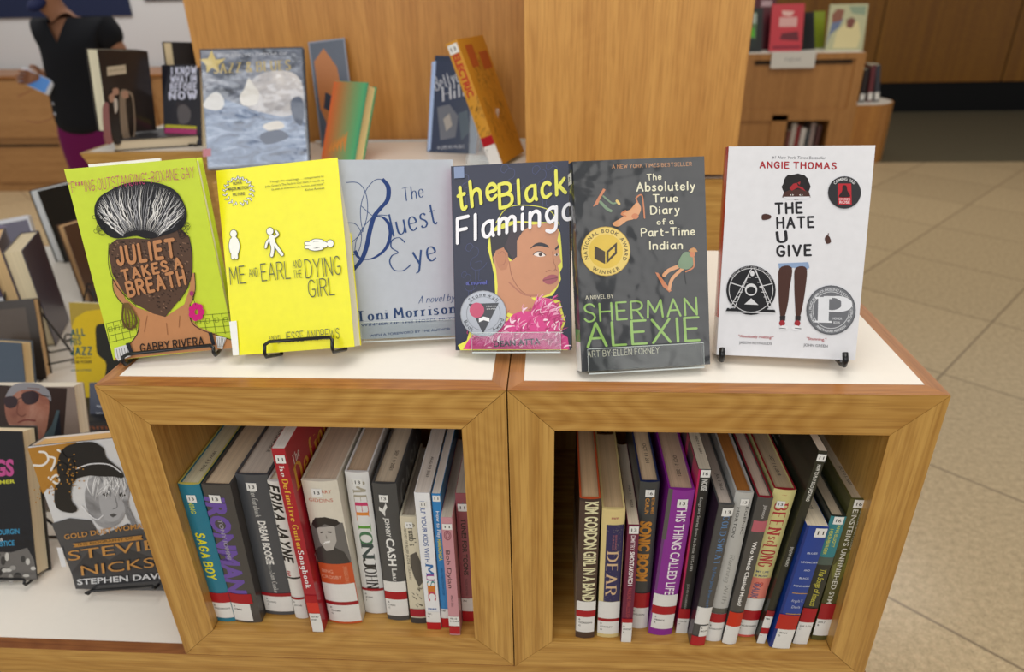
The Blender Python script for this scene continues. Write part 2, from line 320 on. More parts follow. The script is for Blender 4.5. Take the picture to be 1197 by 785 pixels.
# ------------------------------------------------------------------ artwork printed on a surface
class Art:
    """collects flat print polygons; fmap(u, v, lift) -> local point; pix(px, py) -> (u, v)"""
    def __init__(s, mb, fmap, pix=None, lift=.00012, finish=None):
        s.mb = mb; s.fmap = fmap; s.pix = pix; s.l = lift; s.fin = finish or {}
        s.org = (0, 0, 1); s.knots = None; s.cyc = 0
    def crop(s, ox, oy, k): s.org = (ox, oy, k)
    def P(s, x, y): return s.pix(s.org[0]+x/s.org[2], s.org[1]+y/s.org[2])
    def mat(s, c): return c if not isinstance(c, (str, tuple)) else paint(c, **s.fin)
    def up(s): s.l += 1.6e-5+(5e-5 if s.cyc else 0); s.cyc = 0
    def nudge(s): s.cyc = (s.cyc+1) % 12 or 1; return s.l+s.cyc*4e-6
    def tri(s, V, F, c, l=None):
        if s.knots: V, F = strips(V, F, s.knots)
        s.mb.add([s.fmap(u, v, l or s.l) for u, v in V], F, s.mat(c))
    def union(s, polys, c, l=None):
        V, F = merged(polys)
        if F: s.tri(V, F, c, l)
    def uvpoly(s, V, c):
        s.up(); T = tessellate_polygon([[Vector((a, b, 0)) for a, b in V]]); s.tri(V, T, c)
    def poly(s, pts, c, smooth=False):
        """pts: 'x,y x,y' in crop pixels"""
        if isinstance(pts, str): pts = [tuple(float(q) for q in p.split(',')) for p in pts.split()]
        if smooth: pts = catmull(list(pts)+[pts[0]], 5)[:-1]
        s.uvpoly([s.P(*p) for p in pts], c)
    def ell(s, cx, cy, rx, ry, c, rot=0, n=28):
        ca, sa = math.cos(rot), math.sin(rot)
        s.poly([(cx+rx*math.cos(2*PI*k/n)*ca-ry*math.sin(2*PI*k/n)*sa, cy+rx*math.cos(2*PI*k/n)*sa+ry*math.sin(2*PI*k/n)*ca) for k in range(n)], c)
    def line(s, pts, w, c, smooth=True, taper=False, contrast=0, up=True):
        """w: full width in crop pixels"""
        if isinstance(pts, str): pts = [tuple(float(q) for q in p.split(',')) for p in pts.split()]
        if smooth: pts = catmull(pts)
        if up: s.up()
        s.union([[s.P(*p) for p in q] for q in stroke_quads(pts, w/2, contrast, True, taper)], c, None if up else s.nudge())
    def lines(s, L, w, c, **k):
        s.up()
        for p in L: s.line(p, w, c, up=False, **k)
    def ring(s, cx, cy, rx, ry, w, c):
        s.line([(cx+rx*math.cos(2*PI*k/32), cy+ry*math.sin(2*PI*k/32)) for k in range(33)], w, c, smooth=False)
    def text(s, t, x0, y0, x1, y1, cap, c, font='b', bold=0, shear=0, wt=.55):
        """baseline from (x0,y0) to (x1,y1), capital height cap, all in crop pixels"""
        s.up(); L = math.hypot(x1-x0, y1-y0); e = ((x1-x0)/L, (y1-y0)/L); n = (e[1], -e[0])
        # widths go by the printed surface, so letters keep an even size along the line
        A, B = s.P(x0, y0), s.P(x1, y1); N = s.P((x0+x1)/2+n[0]*cap, (y0+y1)/2+n[1]*cap); Mi = s.P((x0+x1)/2, (y0+y1)/2)
        ex = ((B[0]-A[0]), (B[1]-A[1])); en = (N[0]-Mi[0], N[1]-Mi[1])
        def X(a, b, W): a = a/W+b*shear/W; return (A[0]+ex[0]*a+en[0]*b, A[1]+ex[1]*a+en[1]*b)
        if font == 'b':
            V, F, W = bfont(t, bold); s.tri([X(a, b, W) for a, b in V], F, c)
        else:
            ps, W = skel(t, wt, *( {'h': (0, False), 's': (.78, True), 'c': (.7, False)}[font]))
            s.union([[X(a, b, W) for a, b in p] for p in ps], c)
    def arc(s, t, cx, cy, r, a0, a1, cap, c, ry=None, inner=False, bold=0):
        """letters round a circle, from angle a0 to a1 in degrees (0 = right, 90 = up)"""
        s.up(); ry = ry or r; n = len(t); ws = [bfont(ch)[2] if ch != ' ' else .5 for ch in t]; ws = [w+.22 for w in ws]; tot = sum(ws); acc = 0
        for ch, w in zip(t, ws):
            a = math.radians(a0+(a1-a0)*(acc+w/2)/tot); acc += w
            if ch == ' ': continue
            V, F, W = bfont(ch, bold); o = (cx+r*math.cos(a), cy-ry*math.sin(a))
            rad = (math.cos(a), -math.sin(a)); 
            if inner: rad = (-rad[0], -rad[1])
            tan = (-rad[1], rad[0])
            s.tri([s.P(o[0]+tan[0]*(p-W/2)*cap+rad[0]*q*cap, o[1]+tan[1]*(p-W/2)*cap+rad[1]*q*cap) for p, q in V], F, c)
def pose(x, y, z, yaw, tilt, roll, w, h):
    R = Matrix.Rotation(yaw, 4, 'Z') @ Matrix.Rotation(-tilt, 4, 'X') @ Matrix.Rotation(roll, 4, 'Y')
    zm = min((R @ Vector((sx*w/2, 0, sz*h))).z for sx in (-1, 1) for sz in (0, 1))
    return Matrix.Translation((x, y, z-zm)) @ R
class Book:
    """face 'spine': spine towards the viewer (-y); face 'cover': front board towards the viewer, spine on the left
       (or on the right with flip). T thickness, D board width, H height."""
    def __init__(s, label, M, T, D, H, face='spine', hard=True, color='808080', finish=None, group=None, name='book',
                 flip=False, bulge=None, pagec=(222, 208, 182), cat='book', under=None):
        s.root = thing(name, label, cat, M, group); s.M = M; s.T, s.D, s.H = T, D, H; s.face = face; s.flip = flip; s.hard = hard
        s.fin = finish or dict(rough=.3, coat=.35); s.mb = MB(); pagec = tuple(min(236, int(q*1.12)) for q in pagec); s.bl = (.0022 if hard else .0004) if bulge is None else bulge
        c = .0022 if hard else .0006; e = .003 if hard else 0
        A, bl = T/2, s.bl
        arc = [(A*(2*k/10-1), bl*(2*k/10-1)**2) for k in range(11)]
        outer = [(-A, D)]+[(-A, bl+.004)]+arc+[(A, bl+.004), (A, D)]
        inner = [(A-c, D), (A-c, c+bl), (-A+c, c+bl), (-A+c, D)]
        s.cm = paint(color, **s.fin); um = paint(under, **s.fin) if under else s.cm
        pts = [s.ab(*p) for p in outer+inner]
        s.mb.prism(pts, 0, H, s.cm, cap=um)
        # page block: slightly hollow fore edge, set in from the boards
        pb = MB(); fe = D-e-.001
        P = [(-A+c, fe), (-A+c, c+bl*1.02), (A-c, c+bl*1.02), (A-c, fe), (A*.5, fe-.0015), (0, fe-.002), (-A*.5, fe-.0015)]
        ax = 'x' if face == 'spine' else 'y'
        pb.prism([s.ab(*p) for p in P], e, H-e, pages(ax, pagec)); s.pb = pb
        s.inv = M.inverted(); s.parts = []
        s.spine = Art(s.mb, s.f_spine, s.pix_spine, finish=s.fin); s.front = Art(s.mb, s.f_front, s.pix_front, finish=s.fin)
        s.back = Art(s.mb, s.f_back, s.pix_back, finish=s.fin); s.top = Art(pb, s.f_top, s.pix_top); s.spine.knots = [T*k/10 for k in range(1, 10)]
    def ab(s, a, b):
        if s.face == 'spine': return (a, b)
        if s.flip: return (s.D/2-b, s.T/2-a)
        return (-s.D/2+b, s.T/2-a)
    def P3(s, a, b, z): q = s.ab(a, b); return (q[0], q[1], z)
    def f_spine(s, u, v, l):
        q = min(max(u/s.T, 0), 1)*10; i = min(int(q), 9); y0, y1 = (s.bl*(2*j/10-1)**2 for j in (i, i+1))
        return s.P3(u-s.T/2, y0+(y1-y0)*(q-i)-l, v)
    def f_front(s, u, v, l): return s.P3(s.T/2+l, u, v)
    def f_back(s, u, v, l): return s.P3(-s.T/2-l, u, v)
    def f_top(s, u, v, l): return s.P3(u-s.T/2, v, s.H-(.003 if s.hard else 0)+l)
    def plane(s, px, py, n, p0):
        n = (s.M.to_3x3() @ Vector(n)); p = s.M @ Vector(p0); return s.inv @ hit(px, py, n, p)
    def inv_ab(s, q):
        if s.face == 'spine': return q.x, q.y
        if s.flip: return s.T/2-q.y, s.D/2-q.x
        return s.T/2-q.y, q.x+s.D/2
    def pix_spine(s, px, py):
        q = s.plane(px, py, (0, 1, 0) if s.face == 'spine' else (1, 0, 0), s.P3(0, 0, 0)); return s.inv_ab(q)[0]+s.T/2, q.z
    def pix_front(s, px, py):
        q = s.plane(px, py, (1, 0, 0) if s.face == 'spine' else (0, 1, 0), s.P3(s.T/2, 0, 0)); return s.inv_ab(q)[1], q.z
    def pix_back(s, px, py):
        q = s.plane(px, py, (1, 0, 0) if s.face == 'spine' else (0, 1, 0), s.P3(-s.T/2, 0, 0)); return s.inv_ab(q)[1], q.z
    def pix_top(s, px, py):
        q = s.plane(px, py, (0, 0, 1), (0, 0, s.H)); a, b = s.inv_ab(q); return a+s.T/2, b
    def band(s, art, v0, v1, u0, u1, c, n=8, m=1):
        art.up(); M_ = art.mat(c)
        if art.knots: return art.tri([(u0, v0), (u1, v0), (u1, v1), (u0, v1)], [(0, 1, 2, 3)], c)
        vs = [art.fmap(u0+(u1-u0)*i/n, v, art.l) for v in (v0, v1) for i in range(n+1)]
        art.mb.add(vs, [(i, i+1, n+2+i, n+1+i) for i in range(n)], M_)
    def st(s, u, t):
        """spine: u 0..1 across, t 0..1 down the picture height -> (u, v) metres"""
        a = proj(s.M @ Vector(s.P3(0, 0, s.H))); b = proj(s.M @ Vector(s.P3(0, 0, 0)))
        return u*s.T, s.pix_spine(a[0]+(b[0]-a[0])*t, a[1]+(b[1]-a[1])*t)[1]
    def B(s, t0, t1, c, u0=0, u1=1): s.band(s.spine, s.st(0, t1)[1], s.st(0, t0)[1], u0*s.T, u1*s.T, c)
    def V(s, txt, t0, t1, u0, u1, c, font='b', **k):
        """words running down the spine"""
        A = s.st(u0, t0); E = s.st(u0, t1); art = s.spine; pix = art.pix; art.pix = lambda x, y: (x, y); o = art.org; art.org = (0, 0, 1)
        s._text(art, txt, A, E, (u1-u0)*s.T, c, font, k); art.pix = pix; art.org = o
    def Hh(s, txt, t, u0, u1, cap, c, font='b', **k):
        A = s.st(u0, t); E = s.st(u1, t); s._text(s.spine, txt, A, (E[0], A[1]), cap, c, font, k)
    def _text(s, art, t, A, B, cap, c, font, k):
        bold = k.get('bold', 0); wt = k.get('wt', .55); sh = k.get('shear', 0); art.up()
        L = math.hypot(B[0]-A[0], B[1]-A[1]); e = ((B[0]-A[0])/L, (B[1]-A[1])/L); n = (-e[1], e[0])
        def X(a, b, W):
            a = a/W*L+b*sh*cap; return (A[0]+e[0]*a+n[0]*b*cap, A[1]+e[1]*a+n[1]*b*cap)
        if font == 'b':
            V, F, W = bfont(t, bold); art.tri([X(a, b, W) for a, b in V], F, c)
        else:
            ps, W = skel(t, wt, *({'h': (0, False), 's': (.78, True), 'c': (.7, False)}[font]))
            art.union([[X(a, b, W) for a, b in p] for p in ps], c)
    def sticker(s, num, t, u0=.3, u1=.95, dark='1c1c1c', hgt=.012, art=None, center=None):
        """square number sticker: a part of its own"""
        mb = MB(); a = Art(mb, s.f_spine, lift=.0007, finish=dict(rough=.4)); a.knots = s.spine.knots; v = s.st(0, t)[1]
        w = (u1-u0)*s.T; h = min(hgt, max(w, .009))
        s.band(a, v-h, v, u0*s.T, u1*s.T, 'e6e6e2', 4)
        s._text(a, num, (u0*s.T+w*.24, v-h*.70), (u0*s.T+w*.78, v-h*.70), h*.42, dark, 'b', dict(bold=.35))
        tag(mb.build('number_sticker', s.root), 'white sticker numbered '+num)
    def call(s, t0, t1, lines=('B', 'X'), u0=0, u1=1, c='e4e3df'):
        mb = MB(); a = Art(mb, s.f_spine, lift=.0006, finish=dict(rough=.4)); a.knots = s.spine.knots; v1, v0 = s.st(0, t0)[1], s.st(0, t1)[1]
        s.band(a, v0, v1, u0*s.T, u1*s.T, c, 8)
        w = (u1-u0)*s.T
        for i, ln in enumerate(lines):
            cap = min(.0028, (v1-v0)*.15); y = v1-(v1-v0)*.14-cap*1.9*i-cap; L = min(w*.85, bfont(ln)[2]*cap)
            s._text(a, ln, (u0*s.T+w*.12, y), (u0*s.T+w*.12+L, y), cap, '1e1e1e', 'b', dict(bold=.6))
        mb.build('call_number_label', s.root)
    def tape(s, t0, t1, c='a81522', u0=0, u1=1):
        mb = MB(); a = Art(mb, s.f_spine, lift=.0008, finish=dict(rough=.35)); a.knots = s.spine.knots; s.band(a, s.st(0, t1)[1], s.st(0, t0)[1], u0*s.T, u1*s.T, c, 8)
        tag(mb.build('genre_tape', s.root), 'red tape band')
    def stamp(s, txt, b0=.03, b1=.07, u=.5):
        # the date stamp on the top edge, reading away from the spine
        cap = min(.0045, s.T*.2); s.top.l = .0002
        for a, q in ((b0, b1),):
            V, F, W = bfont(txt, .4); s.top.up()
            s.top.tri([(u*s.T-q2*cap, a+(p/W)*(q-a)) if False else (u*s.T+q2*cap, a+(1-p/W)*(q-a)) for p, q2 in V], F, '5a5048')
    def finish(s):
        tag(s.mb.build('cover', s.root)); tag(s.pb.build('page_block', s.root)); return s.root
def sticker_part(bk, name, label, draw, which='front', lift=None, finish=None, crop=None):
    mb = MB(); f = {'front': bk.f_front, 'back': bk.f_back, 'spine': bk.f_spine}[which]; p = {'front': bk.pix_front, 'back': bk.pix_back, 'spine': bk.pix_spine}[which]
    a = Art(mb, f, p, lift=(lift or {'front': bk.front, 'back': bk.back, 'spine': bk.spine}[which].l+.00018), finish=finish or dict(rough=.3, coat=.4)); a.org = crop or {'front': bk.front, 'back': bk.back, 'spine': bk.spine}[which].org
    draw(a); return tag(mb.build(name, bk.root), label)
def easel(label, M, T, zg, w=.075, back=.12, lip=.014, col='111112', group='black wire book easels', x0=0, name='book_easel', leg=.06, rail=True):
    """bent wire easel in the frame of the book it carries; its feet reach height zg"""
    r = thing(name, label, 'book stand', M, group); m = paint(col, rough=.35, coat=.3); inv = M.inverted(); rr = .0021
    def ground(x, y):      # local z at which local (x, y) reaches the surface
        a = (M @ Vector((x, y, 0))).z; b = (M @ Vector((x, y, 1))).z; return (zg+rr-a)/(b-a)
    xs = (x0-w/2, x0+w/2); mb = MB(); zb = max(-.0035, ground(0, -.012)) if True else 0
    yb = T+.004; zk = max(-.0035, ground(0, yb)+.001)
    # lip rail: down, forward and up in front of the cover at both ends
    def arm(x, sg): return [(x, yb, zk), (x, -.004, -.0035), (x, -.011, -.0035), (x, -.0145, .001), (x, -.0125, lip*.75), (x+sg*.004, -.009, lip)]
    if rail: mb.tube(arm(xs[0], 1)+arm(xs[1], -1)[::-1], rr, m); mb.build('lip_rail', r)
    else:
        for x in xs:
            mb = MB(); mb.tube([(x, yb, zk), (x, -.004, -.0035), (x, -.012, -.003), (x, -.0155, .002), (x, -.012, .010)], rr*1.5, m); mb.build('hook', r)
    mb = MB(); top = back
    mb.tube([(xs[0], yb, zk), (xs[0]+.004, yb, .02), (x0-.008, yb, top-.01), (x0-.004, yb, top), (x0+.004, yb, top), (x0+.008, yb, top-.01), (xs[1]-.004, yb, .02), (xs[1], yb, zk)], rr, m)
    mb.build('back_frame', r)
    mb = MB(); yl = yb+leg
    mb.tube([(x0-.008, yb+.003, top-.015), (x0-.03, yl, ground(x0-.03, yl)), (x0+.03, yl, ground(x0+.03, yl)), (x0+.008, yb+.003, top-.015)], rr, m)
    mb.build('rear_leg', r); return r
def acrylic_stand(label, M, T, zg, w=.09, lip=.02, back=.14, group='clear acrylic book stands', x0=0):
    r = thing('acrylic_stand', label, 'book stand', M, group); m = acrylic(); t = .0022; inv = M.inverted()
    def ground(x, y):
        a = (M @ Vector((x, y, 0))).z; b = (M @ Vector((x, y, 1))).z; return (zg-a)/(b-a)
    yb = T+.001; y0 = -.004
    prof = [(yb+t, -.0005), (yb+t, back), (yb, back), (yb, -.0005), (y0, -.0005), (y0, lip), (y0-t, lip), (y0-t, -.0005-t), (yb+t, -.0005-t)]
    mb = MB(); mb.prism(prof, x0-w/2, x0+w/2, m, axis='x'); lp = mb.build('ledge_plate', r)
    mb = MB(); mb.box(x0-w/2, x0+w/2, y0-t, y0, lip, lip+.0006, acrylic_edge())
    for sx in (x0-w/2-.0003, x0+w/2): mb.box(sx, sx+.0003, y0-t, y0, 0, lip, acrylic_edge())
    mb.box(x0-w/2, x0+w/2, y0-t-.0003, y0-t, -.0027, -.0012, acrylic_edge()); tag(mb.build('polished_edge', lp), 'pale polished edge')
    yl = yb+.055; zl = ground(0, yl); mb = MB()
    mb.prism([(yb+t, back), (yb+t, back-.003), (yl, zl), (yl+t, zl)], x0-w/2+.01, x0+w/2-.01, m, axis='x'); mb.build('rear_leg', r)
    return r
# ================================================================== the room
def floor_mat():
    m, nt, b = nodes('terrazzo_tiles'); L = nt.links; N = nt.nodes.new; tc = N('ShaderNodeTexCoord'); sp = N('ShaderNodeSeparateXYZ'); L.new(tc.outputs['Object'], sp.inputs[0])
    def mth(op, a, bb=None, c=None):
        n = N('ShaderNodeMath'); n.operation = op
        for i, q in enumerate((a, bb, c)):
            if q is None: continue
            if isinstance(q, (int, float)): n.inputs[i].default_value = q
            else: L.new(q, n.inputs[i])
        return n.outputs[0]
    th = math.radians(46.8); X, Y = sp.outputs[0], sp.outputs[1]; masks = []
    cells = []
    for (a, bb, off) in ((-math.sin(th), math.cos(th), .061), (math.cos(th), math.sin(th), .412)):
        q = mth('ADD', mth('MULTIPLY', X, a), mth('MULTIPLY', Y, bb)); q = mth('DIVIDE', mth('SUBTRACT', q, off-.61*20), .61)
        fr = mth('FRACT', q); cells.append(mth('FLOOR', q)); d = mth('MINIMUM', fr, mth('SUBTRACT', 1.0, fr)); masks.append(mth('LESS_THAN', d, .0055))
    joint = mth('MAXIMUM', *masks)
    cb = N('ShaderNodeCombineXYZ'); L.new(cells[0], cb.inputs[0]); L.new(cells[1], cb.inputs[1])
    wn = N('ShaderNodeTexWhiteNoise'); L.new(cb.outputs[0], wn.inputs['Vector'])
    vo = N('ShaderNodeTexNoise'); vo.inputs['Scale'].default_value = 210; vo.inputs['Detail'].default_value = 2; L.new(tc.outputs['Object'], vo.inputs['Vector'])
    nz = N('ShaderNodeTexNoise'); nz.inputs['Scale'].default_value = 60; nz.inputs['Detail'].default_value = 5; L.new(tc.outputs['Object'], nz.inputs['Vector'])
    r = N('ShaderNodeValToRGB'); r.color_ramp.elements[0].position = .3; r.color_ramp.elements[1].position = .7
    r.color_ramp.elements[0].color = lin((186, 164, 126)); r.color_ramp.elements[1].color = lin((214, 190, 148)); L.new(nz.outputs['Fac'], r.inputs[0])
    mv = N('ShaderNodeMix'); mv.data_type = 'RGBA'; mv.blend_type = 'OVERLAY'; mv.inputs[0].default_value = .45; L.new(r.outputs[0], mv.inputs[6]); L.new(vo.outputs['Fac'], mv.inputs[7])
    hsv = N('ShaderNodeHueSaturation'); L.new(mv.outputs[2], hsv.inputs['Color']); L.new(mth('ADD', .95, mth('MULTIPLY', wn.outputs['Value'], .1)), hsv.inputs['Value'])
    hsv.inputs['Saturation'].default_value = .95
    mx = N('ShaderNodeMix'); mx.data_type = 'RGBA'; L.new(joint, mx.inputs[0]); L.new(hsv.outputs[0], mx.inputs[6]); mx.inputs[7].default_value = lin((140, 122, 96))
    L.new(mx.outputs[2], b.inputs['Base Color']); b.inputs['Roughness'].default_value = .22; return m
def wallpaint(c, name='wall_paint'):
    m = paint(c, rough=.8, var=.03); return m
mb = MB(); mb.box(-7, 9, -4, 9, -.1, 0, floor_mat()); fl = struct(mb.build('floor')); fl.location = (0, 0, FLOOR)
mb = MB(); mb.box(-6.4, -.9, 4.88, 5.0, FLOOR, 2.0, wallpaint('d0d0d0')); struct(mb.build('wall_back'))
mb = MB(); dw = wood('z', (126, 78, 10), (156, 104, 20), 5, .2, 'dark_wood_panelling', 5)
mb.box(1.0, 9, 7.4, 7.5, -.62, 2.0, dw)
struct(mb.build('wall_right'))
mb = MB(); dj = paint('3a2408', rough=.8)
for i in range(5): mb.box(2.07+i*1.35, 2.078+i*1.35, 7.393, 7.4005, -.62, 2.0, dj)
struct(mb.build('trim_1'))
mb = MB(); mb.box(1.0, 9, 7.42, 7.5, FLOOR, -.62, paint('06070a', rough=.6)); struct(mb.build('baseboard_right'))
mb = MB(); mb.box(1.2, 9, 5.06, 7.42, 0, .006, paint('5c5440', rough=.95, var=.25)); o = mb.build('floor_carpet'); o.location = (0, 0, FLOOR); struct(o)

OAK_D, OAK_L = (172, 123, 52), (210, 165, 88)
def mitred_box(name, label, x0, y0, z1, w, d, h, t, group, M=None, lam=True, back=True, closed=False, seed=0, rot=0, cat='cabinet', front=None):
    """open-fronted box of four mitred boards; origin at its front left top corner"""
    r = thing(name, label, cat, None, group, loc=(x0, y0, z1)); r.rotation_euler = (0, 0, rot)
    wx = wood('x', OAK_D, OAK_L, 22, .42, 'oak_along', seed); wz = wood('z', OAK_D, OAK_L, 24, .16, 'oak_upright', seed+1); wy = wood('y', (140, 84, 38), (186, 126, 68), 22, .15, 'oak_deep', seed+2)
    g = .0004
    def board(nm, pts, m): mbb = MB(); mbb.prism(pts, 0, d, m, axis='y'); return mbb.build(nm, r, bevel=.0006)
    board('top_board', [(g, 0), (t, -t+g), (w-t, -t+g), (w-g, 0)], wx)
    board('bottom_board', [(g, -h), (w-g, -h), (w-t, -h+t-g), (t, -h+t-g)], wx)
    board('side_board', [(0, -g), (0, -h+g), (t-g, -h+t), (t-g, -t)], wz)
    board('side_board', [(w, -g), (w-t+g, -t), (w-t+g, -h+t), (w, -h+g)], wz)
    if back: m2 = MB(); m2.box(t, w-t, d-.012, d-.001, -h+t, -t, wz); m2.build('back_panel', r)
    if lam:
        m2 = MB(); s = .0163; e = .0205; zt = .0003
        wl = wood('y', (150, 98, 54), (182, 128, 80), 30, .2, 'oak_edging', seed+3); wf = wood('x', (140, 86, 36), (184, 124, 62), 30, .3, 'oak_edging_front', seed+3)
        m2.add([(0, 0, zt), (w, 0, zt), (w-s, e, zt), (s, e, zt)], [(0, 1, 2, 3)], wf)
        m2.add([(0, 0, zt), (s, e, zt), (s, d, zt), (0, d, zt)], [(0, 1, 2, 3)], wl)
        m2.add([(w, 0, zt), (w, d, zt), (w-s, d, zt), (w-s, e, zt)], [(0, 1, 2, 3)], wl)
        m2.build('edging', r)
        m2 = MB(); m2.box(s+.0003, w-s-.0003, e+.0003, d-.0003, -.0005, .0007, LAM); tag(m2.build('laminate_top', r), 'white laminate top')
    if front: front(r, w, h, t)
    return r
LAM = paint('ece6db', rough=.35, var=.02)
GC = 'oak display cubes side by side'
cubeL = mitred_box('display_cube', 'left oak display cube, open-fronted, under the lime green and yellow books', -CUBE_W, 0, 0, CUBE_W, CUBE_H, CUBE_H, BT, GC, seed=1)
cubeR = mitred_box('display_cube', 'right oak display cube, open-fronted, under the charcoal and white hardbacks', .0016, -.0012, .0005, CUBE_W, CUBE_H, CUBE_H, BT, GC, seed=4, rot=math.radians(.15))
# lower row: one long low case with a white top, seen at the left and as a strip under the cubes
def low_case():
    r = thing('low_display_case', 'long low oak case with a white top, under both display cubes', 'cabinet', loc=(-2.1, 0, LOW-.001))
    w, d, h, t = 2.56, 1.68, FLOOR and (-FLOOR-CUBE_H-.07), BT; wx = wood('x', OAK_D, OAK_L, 22, .3, 'oak_along', 9)
    m = MB(); m.box(0, w, .0, d, -t, 0, wx); m.build('top_board', r)
    m = MB(); m.box(0, w, .02, d-.02, -h, -t, wood('z', OAK_D, OAK_L, 24, .3, 'oak_upright', 8)); m.build('carcass', r)
    m = MB(); m.box(.03, w-.03, .05, d-.05, -h-.07+.002, -h, paint('15110d', rough=.6)); m.build('plinth', r)
    m = MB(); wf = wood('x', (118, 66, 28), (158, 100, 50), 30, .3, 'oak_edging_front', 3); m.box(0, w, .0, .0163, 0, .0006, wf); m.build('edging', r)
    m = MB(); m.box(.0, w-.016, .0168, d-.018, 0, .0009, LAM); tag(m.build('laminate_top', r), 'white laminate top')
low_case()
# back row, same height as the cubes: white topped case along y .87-1.30, its closed side facing the aisle
def back_case():
    r = thing('back_display_case', 'closed oak case with a white top behind the displayed books, carrying the jazz book', 'cabinet', loc=(-.715, .87, 0))
    wx = wood('x', OAK_D, OAK_L, 20, .3, 'oak_along', 12); w, d = 1.17, .44
    m = MB(); m.box(0, w, 0, d, LOW+.002, 0, wx); m.build('carcass', r)
    m = MB(); m.box(.016, w-.016, .02, d-.0, 0, .0008, LAM); tag(m.build('laminate_top', r), 'white laminate top')
back_case()
def side_case():
    r = thing('side_display_case', 'oak case with a white top at the back left, carrying the black-and-white photo books', 'cabinet', loc=(-1.235, 1.20, 0))
    wx = wood('x', OAK_D, OAK_L, 20, .3, 'oak_along', 14); w, d = .50, .46
    m = MB(); m.prism([(0, 0), (w, 0), (w, -.055), (.03, -.055)], 0, d, wx, axis='y'); m.build('top_board', r)
    m = MB(); m.box(.03, w, .01, d-.01, LOW+.003, -.055, wx); m.build('carcass', r)
    m = MB(); m.box(.016, w-.005, .02, d-.016, 0, .0008, LAM); tag(m.build('laminate_top', r), 'white laminate top')
side_case()
# tall wood panels behind
m = MB(); m.box(-.925, .55, 1.335, 1.39, .002, 1.6, wood('z', (184, 126, 58), (212, 154, 80), 9, .10, 'oak_veneer', 21)); o = m.build('wood_panel'); tag(o, 'tall wide oak veneer panel standing behind the jazz book and the leaning orange book', 'panel')
m = MB(); m.prism([(-.012, .012), (.432, .012), (.4215, 1.5), (-.012, 1.5)], .872, 1.33, wood('z', (186, 130, 62), (216, 162, 86), 11, .10, 'oak_veneer', 25), axis='y'); o = m.build('wood_column', bevel=.001); tag(o, 'boxed oak column rising behind the charcoal hardback', 'column')

# ---------------- cabinets far left
def far_left():
    r = thing('storage_cabinet', 'long low oak cabinet with panel doors against the white wall behind the person', 'cabinet', loc=(-4.9, 4.3, FLOOR))
    wx = wood('x', (156, 110, 62), (184, 138, 86), 5, .08, 'oak_along', 31); w, h = 2.9, .80
    m = MB(); m.box(0, w, .02, .5, 0, h, wx); m.build('carcass', r)
    m = MB(); m.box(-.01, w+.01, 0, .52, h, h+.02, wood('x', (140, 84, 28), (170, 112, 50), 8, .2, 'oak_edge', 32)); m.build('worktop', r)
    for i in range(4):
        x = .06+i*.7
        m = MB(); m.box(x, x+.66, 0, .02, .40, h-.01, wx); m.build('upper_panel', r)
        m = MB(); m.box(x+.03, x+.63, .004, .02, .07, .35, wx); dr = m.build('drawer', r)
        m = MB(); m.box(x+.08, x+.58, .0, .006, .335, .352, paint('3a2a18', rough=.7)); m.build('finger_slot', dr)
far_left()
for (x0, x1, lab) in ((-5.2, -3.10, 'long navy wall poster with small pale lettering, left of the two'), (-2.98, -2.52, 'navy wall poster with small pale lettering, right of the two')):
    m = MB(); zb = .245 if x0 < -4 else .345; m.box(x0, x1, 4.862, 4.878, zb, zb+.6, paint('1c2544', rough=.5))
    a = Art(m, lambda u, v, l: (u, 4.862-l, v)); a.pix = lambda x, y: (x, y)
    for k in range(3): a.text('READ AND LEARN'[k*5:k*5+4], x0+.2, zb+.10+k*.12, x0+.9 if x0 < -4 else x0+.36, zb+.10+k*.12, -.03, '9aa4bc')
    tag(m.build('wall_poster'), lab, 'poster', 'navy posters on the white wall')
# ---------------- far right: stacked oak cases and a rounded end
def far_right():
    FY = 5.0; wz = wood('z', (152, 104, 54), (182, 132, 76), 5, .08, 'oak_along', 41); dk = paint('2a1c0e', rough=.8)
    r = thing('tall_display_case', 'stacked oak case with a recessed panel and an open cubby, far right beyond the column', 'cabinet', loc=(1.15, FY, FLOOR))
    w = 1.20; H = .825
    def rect(mm, x0, x1, z0, z1, y0=0, y1=.5): mm.box(x0, x1, y0, y1, z0, z1, wz)
    m = MB()
    rect(m, .0, w, H-.045, H); rect(m, 0, w, .385, .425); rect(m, w-.07, w, .425, H-.045); rect(m, 0, .38, .425, H-.045); m.build('upper_frame', r)
    m = MB(); m.box(.38, w-.07, .012, .03, .425, H-.05, wz); pn = m.build('front_panel', r)
    m = MB(); m.box(.40, w-.09, .004, .012, H-.075, H-.05, dk); m.build('finger_slot', pn)
    m = MB(); rect(m, 0, .22, 0, .385); rect(m, .58, .70, 0, .385); rect(m, 1.02, 1.2, 0, .385); rect(m, .22, 1.02, 0, .06); rect(m, .22, 1.02, .34, .385); rect(m, .22, .58, .06, .34, .012, .03)
    m.box(.70, 1.02, .45, .5, .06, .34, wz); m.build('lower_frame', r)
    m = MB(); m.box(.01, w-.01, .02, .49, H, H+.003, LAM); m.build('laminate_top', r)
    r2 = thing('curved_end_case', 'low oak case with a rounded end right of the stacked case', 'cabinet', loc=(2.35, FY, FLOOR))
    m = MB(); pts = [(.002, 0)]+[(.12+.24*math.sin(a), .25-.25*math.cos(a)) for a in [PI*k/16 for k in range(17)]]+[(.002, .5)]
    m.prism(pts, 0, .45, wood('z', (158, 102, 44), (190, 134, 66), 9, .2, 'oak_curved', 42)); m.build('carcass', r2)
    m = MB(); m.prism([(p[0]*.96, p[1]*.96+.01) for p in pts], .45, .4515, LAM); m.build('laminate_top', r2)
    return r
far_right()
